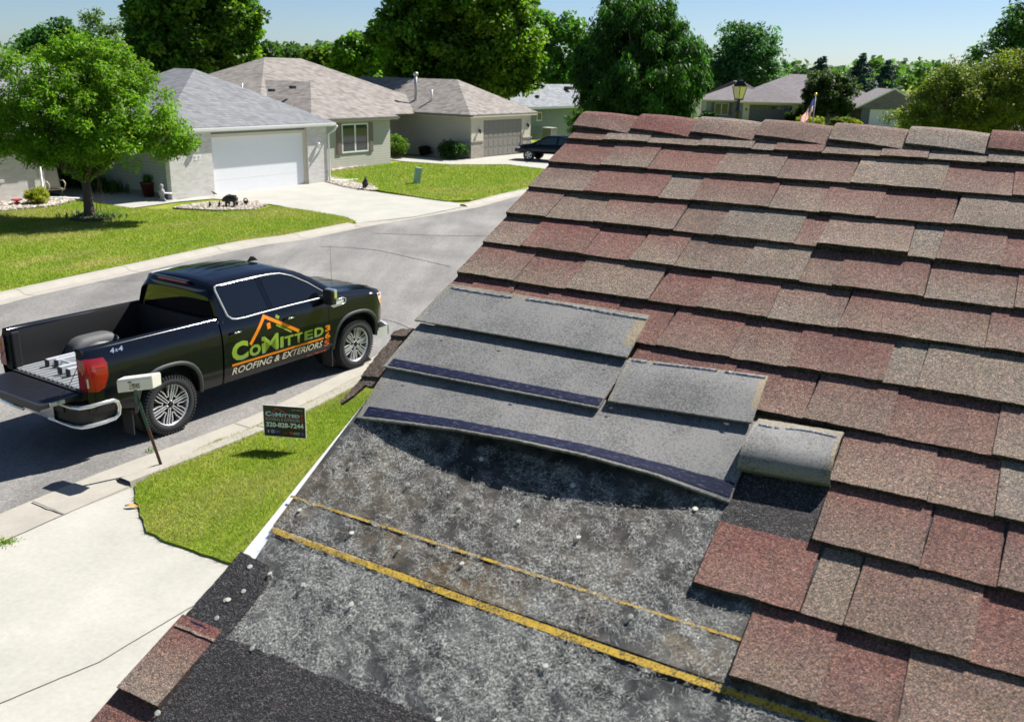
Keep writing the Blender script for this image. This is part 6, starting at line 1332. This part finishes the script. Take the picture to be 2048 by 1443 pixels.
# young tree on the left lawn, 30 m away
tree('young_tree', 'bright green round young tree on the left lawn, nearest of the trees', (-13.758, 29.910), [(120, 170, 88, 75), (215, 165, 80, 80), (60, 240, 85, 80, .3), (170, 230, 110, 80, -.5), (270, 235, 85, 70), (330, 270, 62, 44), (90, 290, 70, 38), (220, 290, 95, 40, -.3), (20, 150, 40, 40), (-30, 230, 60, 80), (-10, 275, 40, 38), (170, 330, 45, 22), (358, 285, 38, 24), (130, 100, 45, 26), (205, 110, 50, 30)], 30.0, 640, 105, .125, .34,
     trunk_r=.17, fork=1.25, seed=1, col0=(.15, .29, .02), cvar=.28, asp=.42, yellow=.0, tipcol=(.22, .24, .05), droop=.45, limbs=24, bark='bark')
G2 = 'tall trees behind the houses'
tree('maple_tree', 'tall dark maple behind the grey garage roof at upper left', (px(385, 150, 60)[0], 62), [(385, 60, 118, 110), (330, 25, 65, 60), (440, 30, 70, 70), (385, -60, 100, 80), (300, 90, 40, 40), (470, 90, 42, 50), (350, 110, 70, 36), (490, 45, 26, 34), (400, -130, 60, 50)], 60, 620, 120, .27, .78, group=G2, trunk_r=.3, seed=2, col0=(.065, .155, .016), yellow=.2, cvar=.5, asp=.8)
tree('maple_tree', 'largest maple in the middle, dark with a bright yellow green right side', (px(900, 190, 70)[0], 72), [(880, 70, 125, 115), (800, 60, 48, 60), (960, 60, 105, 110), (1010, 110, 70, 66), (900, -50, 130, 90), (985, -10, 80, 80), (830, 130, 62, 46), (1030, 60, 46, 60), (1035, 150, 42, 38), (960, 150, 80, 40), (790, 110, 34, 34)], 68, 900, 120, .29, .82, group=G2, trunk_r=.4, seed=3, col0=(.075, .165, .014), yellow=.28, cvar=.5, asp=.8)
tree('weeping_tree', 'dense dark egg shaped tree with drooping twigs behind the roof ridge', (px(1288, 245, 66)[0], 66.5), [(1280, 130, 128, 100), (1265, 55, 75, 70), (1200, 150, 52, 72), (1352, 150, 58, 80), (1225, 200, 55, 36), (1330, 205, 62, 36), (1280, 20, 45, 35), (1175, 120, 30, 40), (1385, 130, 28, 60), (1310, 50, 50, 50)], 66, 680, 120, .30, .60, group=G2, trunk_r=.33, fork=1.9, seed=4, col0=(.04, .115, .02), cvar=.4, asp=.32, droop=1.5, lean=(0, 0, -.8))
tree('mid_tree', 'mid green leafy tree right of the brown roof peak', (px(715, 140, 95)[0], 95), [(715, 100, 44, 36), (690, 110, 26, 26), (740, 95, 30, 32), (735, 130, 40, 30), (690, 135, 30, 25)], 95, 150, 70, .42, .8, group=G2, trunk_r=.25, seed=5, col0=(.11, .22, .025), cvar=.4, asp=.8)
tree('aspen_tree', 'light airy green tree between the big maple and the weeping tree', (px(1110, 200, 100)[0], 100), [(1100, 80, 38, 60), (1085, 130, 38, 50), (1140, 100, 32, 60), (1160, 70, 20, 30), (1120, 160, 60, 40), (1165, 140, 22, 40), (1080, 50, 22, 30)], 98, 190, 60, .42, .85, group=G2, trunk_r=.22, seed=6, col0=(.11, .24, .04), cvar=.35, asp=.7)
tree('pine_tree', 'blue green open crowned tree behind the far tan house', (px(1495, 180, 135)[0], 135), [(1495, 100, 56, 42), (1480, 65, 34, 26), (1520, 75, 30, 26), (1455, 120, 34, 30), (1540, 115, 30, 32), (1500, 150, 66, 36), (1440, 160, 30, 34), (1470, 190, 60, 30), (1430, 190, 24, 30)], 135, 260, 60, .50, 1.3, group=G2, trunk_r=.3, seed=7, col0=(.06, .16, .06), cvar=.4, asp=.6)
tree('back_tree', 'dark rounded treetop showing over the young tree', (px(105, 120, 120)[0], 120), [(105, 85, 62, 36), (150, 90, 45, 30), (70, 95, 34, 26), (120, 130, 90, 40)], 120, 170, 60, .5, 1.2, group=G2, trunk_r=.3, seed=8, col0=(.05, .13, .03), cvar=.35, asp=.8)
tree('wispy_tree', 'thin wispy treetop rising left of the tall dark maple', (px(205, 120, 45)[0], 45), [(175, 38, 20, 12), (200, 50, 26, 18), (222, 55, 16, 20), (228, 78, 16, 18), (190, 28, 12, 10), (215, 95, 26, 20)], 45, 60, 30, .16, .28, group=G2, trunk_r=.09, fork=4.5, seed=9, col0=(.11, .19, .06), cvar=.3, asp=.5)
for i, (X, Y, rx, ry, d, lb) in enumerate(((560, 108, 44, 16, 210, 'far treetop just left of the brown roof peak'), (605, 112, 36, 14, 200, 'far treetop over the brown roof ridge'), (640, 118, 26, 18, 150, 'small light green treetop right over the brown ridge'), (530, 112, 22, 22, 170, 'far treetop beside the tall maple'))):
    tree('far_tree', lb, (px(X, 140, d)[0], d), [(X, Y, rx, ry), (X+rx*.6, Y+ry*.5, rx*.6, ry*.8), (X-rx*.5, Y+ry*.6, rx*.7, ry*.8)], d, 70, 45, .75, 1.4, group='far treetops at left', trunk_r=.3, seed=30+i, col0=((.055, .12, .02), (.05, .11, .03), (.09, .15, .02), (.05, .11, .02))[i], cvar=.3, asp=.8)
def spruce(label, X, base_y, top_y, hw, d, seed):
    a = px(X, top_y, d); s = d/1856.6; h = a[2]; r = np.random.default_rng(seed); e_ = empty('spruce_tree', (a[0], d, 0), 0, label, 'tree', 'blue spruces'); C = []; rd = []
    n = 260
    for i in range(n): t = r.random()**.7; z = h*(1-t)*.97+.3; R_ = hw*s*min(1.25, (t/.56)**.85)*r.uniform(.75, 1.05)+.05; an = r.uniform(0, 6.28); q = r.uniform(.35, 1); C.append((R_*q*math.cos(an), R_*q*math.sin(an), z-.25*R_*q)); rd.append(.28+.55*t)
    leafcloud('crown', C, np.array(rd), 46, .34, e_, 'needle', (.035, .09, .075), .4, .35, seed, .45, .2)
    m = MB(); m.tube([(0, 0, -.1), (0, 0, h*.9)], [.16, .03], 7); m.build('trunk', 'bark', e_, fixn=False)
spruce('small blue spruce top between the tan house and the dome shaped tree', 1645, 250, 107, 30, 128, 41); spruce('tall blue spruce, left of the pair behind the gable house', 1727, 255, 108, 46, 112, 42); spruce('blue spruce, right of the pair behind the gable house', 1778, 255, 120, 42, 118, 43)
tree('dome_tree', 'small dome shaped dark green tree before the far tan house', (32.674, 102.788), [(1652, 185, 50, 42), (1625, 200, 30, 28), (1685, 195, 28, 36), (1650, 160, 32, 22), (1665, 210, 40, 18)], 98, 210, 80, .28, .5, trunk_r=.16, fork=1.6, seed=10, col0=(.06, .10, .035), cvar=.4, asp=.6)
tree('crab_apple', 'wide bronze green crab apple tree filling the right edge beyond the ridge', (px(1930, 260, 26)[0], 27), [(1930, 215, 100, 60), (1872, 222, 50, 46), (2010, 200, 90, 80), (1870, 180, 38, 26), (1950, 165, 60, 36), (2060, 180, 90, 80), (1830, 250, 36, 20), (2020, 140, 50, 34), (1900, 250, 80, 36), (1905, 155, 34, 26), (1790, 232, 26, 8)], 26, 600, 130, .07, .25, trunk_r=.14, fork=1.6, seed=11, col0=(.15, .20, .035), cvar=.4, asp=.5, tipcol=(.20, .12, .04))
tree('tall_tree', 'loose tall green tree cut off by the top right corner', (px(2040, 200, 60)[0], 60), [(2035, 45, 48, 42), (2010, 90, 40, 26), (2060, 90, 60, 50), (1965, 115, 30, 22), (2080, 30, 50, 50), (1990, 130, 42, 20)], 60, 170, 55, .26, .62, trunk_r=.2, seed=12, col0=(.08, .18, .05), cvar=.4, asp=.5)
tree('far_tree', 'light green tree filling the gap left of the weeping tree base', (px(1400, 200, 130)[0], 130), [(1405, 190, 34, 36), (1420, 215, 22, 20)], 130, 60, 50, .5, 1.0, trunk_r=.2, seed=13, col0=(.08, .16, .03), cvar=.3, asp=.8)
# shrubs
def shrub(label, xy, r_, h, colr, seed, name='shrub', leaf=.07, group=None, n=60, per=70, z0=.05, asp=.5, **k):
    x, y_ = xy; e_ = empty(name, (x, y_, z0), 0, label, 'shrub', group); C = shell([(0, 0, h*.52, r_*.85, r_*.85, h*.45)], n, seed, .3); C = C[C[:, 2] > .05]
    leafcloud('foliage', C, r_*.28, per, leaf, e_, col0=colr, seed=seed, asp=asp, droop=-.3, **k)
    m = MB(); [limb(m, (0, 0, 0), tuple(c), .02, .005, seed+i, 3) for i, c in enumerate(C[:12])]; m.build('stems', 'bark', e_, fixn=False)
shrub('small round yellow green shrub on the rocks under the brick wall', (-16.807, 32.741), .46, .58, (.30, .32, .03), 51, cvar=.2)
shrub('large round bright green shrub by the corner of the twin window wall', (-6.945, 53.813), .80, 1.25, (.11, .21, .02), 52, leaf=.11, n=90)
shrub('small yellow green tufted shrub below the brown shutters', (-8.174, 49.956), .48, .62, (.17, .20, .04), 53, leaf=.10, asp=.3)
shrub('small reddish dark shrub on the shaded siding wall', (-5.405, 55.539), .42, .55, (.07, .045, .03), 54, leaf=.09)
shrub('dark green spreading shrub by the corner of the tan garage', (-3.690, 54.082), .95, .95, (.04, .10, .025), 55, leaf=.12, n=80)
shrub('tall leafy green shrub at the blue green wall behind the ridge', (4.734, 72.145), 1.1, 2.4, (.08, .17, .03), 56, leaf=.16, n=90)
shrub('dark shrub beside the flag at the far tan house', (px(1592, 235, 99)[0], 99), 1.2, 1.9, (.03, .06, .02), 57, leaf=.2)
shrub('dark low shrub left of the far tan house', (px(1415, 238, 104)[0], 104), 1.0, 1.2, (.035, .08, .03), 58, leaf=.2)
GB = 'yellow green shrubs before the far tan house'
for i, (X, r_, lb) in enumerate(((1607, 1.0, 'leftmost yellow green shrub before the far tan house'), (1626, 1.1, 'second yellow green shrub before the far tan house'), (1690, 1.0, 'yellow green shrub right of the dome shaped tree'), (1672, .8, 'dull green shrub right behind the dome tree trunk'), (1706, .9, 'yellow shrub by the gable house corner'))):
    shrub(lb, (px(X, 245, 94-i)[0], 94-i), r_, 1.35, ((.26, .30, .03), (.28, .31, .03), (.18, .24, .03), (.12, .16, .04), (.26, .28, .03))[i], 60+i, leaf=.22, group=GB, n=30, per=50)
shrub('glossy bright green shrub under the bronze crab apple at right', (px(1815, 262, 24)[0], 24.5), .95, 1.0, (.14, .20, .02), 66, leaf=.10, n=90, z0=2.95-.0) if False else None
shrub('yellow green shrub in front of the bronze crab apple, over the roof ridge', (px(1815, 250, 40)[0], 40), 1.55, 3.3, (.16, .19, .02), 66, leaf=.15, n=120)
# plants along the shaded wall, ground plants round the young tree, fern in the pot
def tuft(label, xy, n, h, spread, colr, seed, z0=.04, wd=.018, name='border_plant'):
    x, y_ = xy; r = np.random.default_rng(seed); bs = r.normal(0, spread*.35, (n, 2)); an = r.uniform(0, 6.28, n); L_ = h*r.uniform(.6, 1.15, n); o = r.uniform(.15, .6, n)*L_
    V = []; 
    for i in range(n):
        dx, dy = math.cos(an[i]), math.sin(an[i]); px_, py_ = -dy*wd, dx*wd
        for t, wk in ((0, .7), (.5, 1), (1, .05)):
            for sg in (-1, 1): V.append((bs[i, 0]+dx*o[i]*t*t+sg*px_*wk, bs[i, 1]+dy*o[i]*t*t+sg*py_*wk, L_[i]*(t-.25*t*t*t)))
    b0 = (6*np.arange(n))[:, None]; F = np.concatenate([b0+np.array([0, 1, 3, 2]), b0+np.array([2, 3, 5, 4])], 0); c = np.array(colr)*r.uniform(.6, 1.4, (n, 1))
    e_ = fastmesh(name, np.array(V), F, 'leaf', None, np.repeat(c, 6, 0)); e_.location = (x, y_, z0); tag(e_, label, 'plant'); return e_
for i, (X, Y, lb) in enumerate(((160, 374, 'leafy border plant deepest in the shaded entry court'), (190, 378, 'border plant behind the young tree trunk'), (215, 382, 'border plant right of the young tree trunk'), (243, 385, 'upright strappy border plant nearest the red pot'))): tuft(lb, sw(22.0, 29.8+[6.0, 5.0, 4.0, 3.1][i])[:2], 90, .75, .9, (.05, .11, .02), 70+i, wd=.02)
t_ = tuft('fern in the pot', (0, 0), 60, .5, .3, (.05, .12, .02), 75, z0=.5); t_.name = 'fern'; t_.parent = POT; t_.location = (0, 0, .5); del t_['label']; del t_['category']
for i, (X, Y, n_, lb) in enumerate(((1, 1, 70, 'low silvery plants left of the young tree trunk'), (2, 2, 90, 'low leafy plants right of the young tree trunk'))): tuft(lb, (((-14.104, 29.959)), ((-13.255, 29.679)))[i], n_, .28, .9, (.10, .16, .07), 80+i, z0=.07, wd=.03, name='ground_plant')
x, y_ = (-13.627, 29.722); m = MB(); m.lathe([(.62, .0), (.66, .05), (.60, .06), (.4, .075), (.001, .09)], 24); o = m.build('mulch_ring', 'soil'); o.location = (x, y_, .065); o['kind'] = 'structure'
tuft('small green weed in the drive joint at the left edge', (-5.343, 8.804), 200, .035, .16, (.2, .32, .03), 85, z0=.03, wd=.005, name='weed'); tuft('small weed at the kerb behind the newspaper tube post', (-4.748, 11.351), 20, .07, .12, (.12, .2, .02), 87, z0=.02, wd=.006, name='weed')
# far woods along the horizon
def woods():
    r = np.random.default_rng(99); C = []; rd = []
    for X0, X1, d, top0, k in ((-400, 2600, 420, 118, 900), (1380, 2400, 300, 136, 300), (-300, 700, 330, 98, 260)):
        for i in range(k):
            X = r.uniform(X0, X1); tp = (top0+(.025*(X-300) if k == 900 else .0)+(0 if k != 900 else -6))+6*math.sin(X*.021+d)+5*math.sin(X*.053)+4*math.sin(X*.11+1)
            hor = 140.6+.025*(X-1024); Y = tp+(r.random()**1.3)*max(6, hor+8-tp); a = px(X, Y, d+r.uniform(-20, 20)); C.append(a); rd.append(r.uniform(2.2, 4.5))
    C = np.array(C); tag(leafcloud('far_woods', C, np.array(rd), 34, 1.9, None, col0=(.085, .165, .06), cvar=.3, seed=98, asp=.8), 'distant band of woods along the horizon', 'woods', None, 'stuff')
woods()
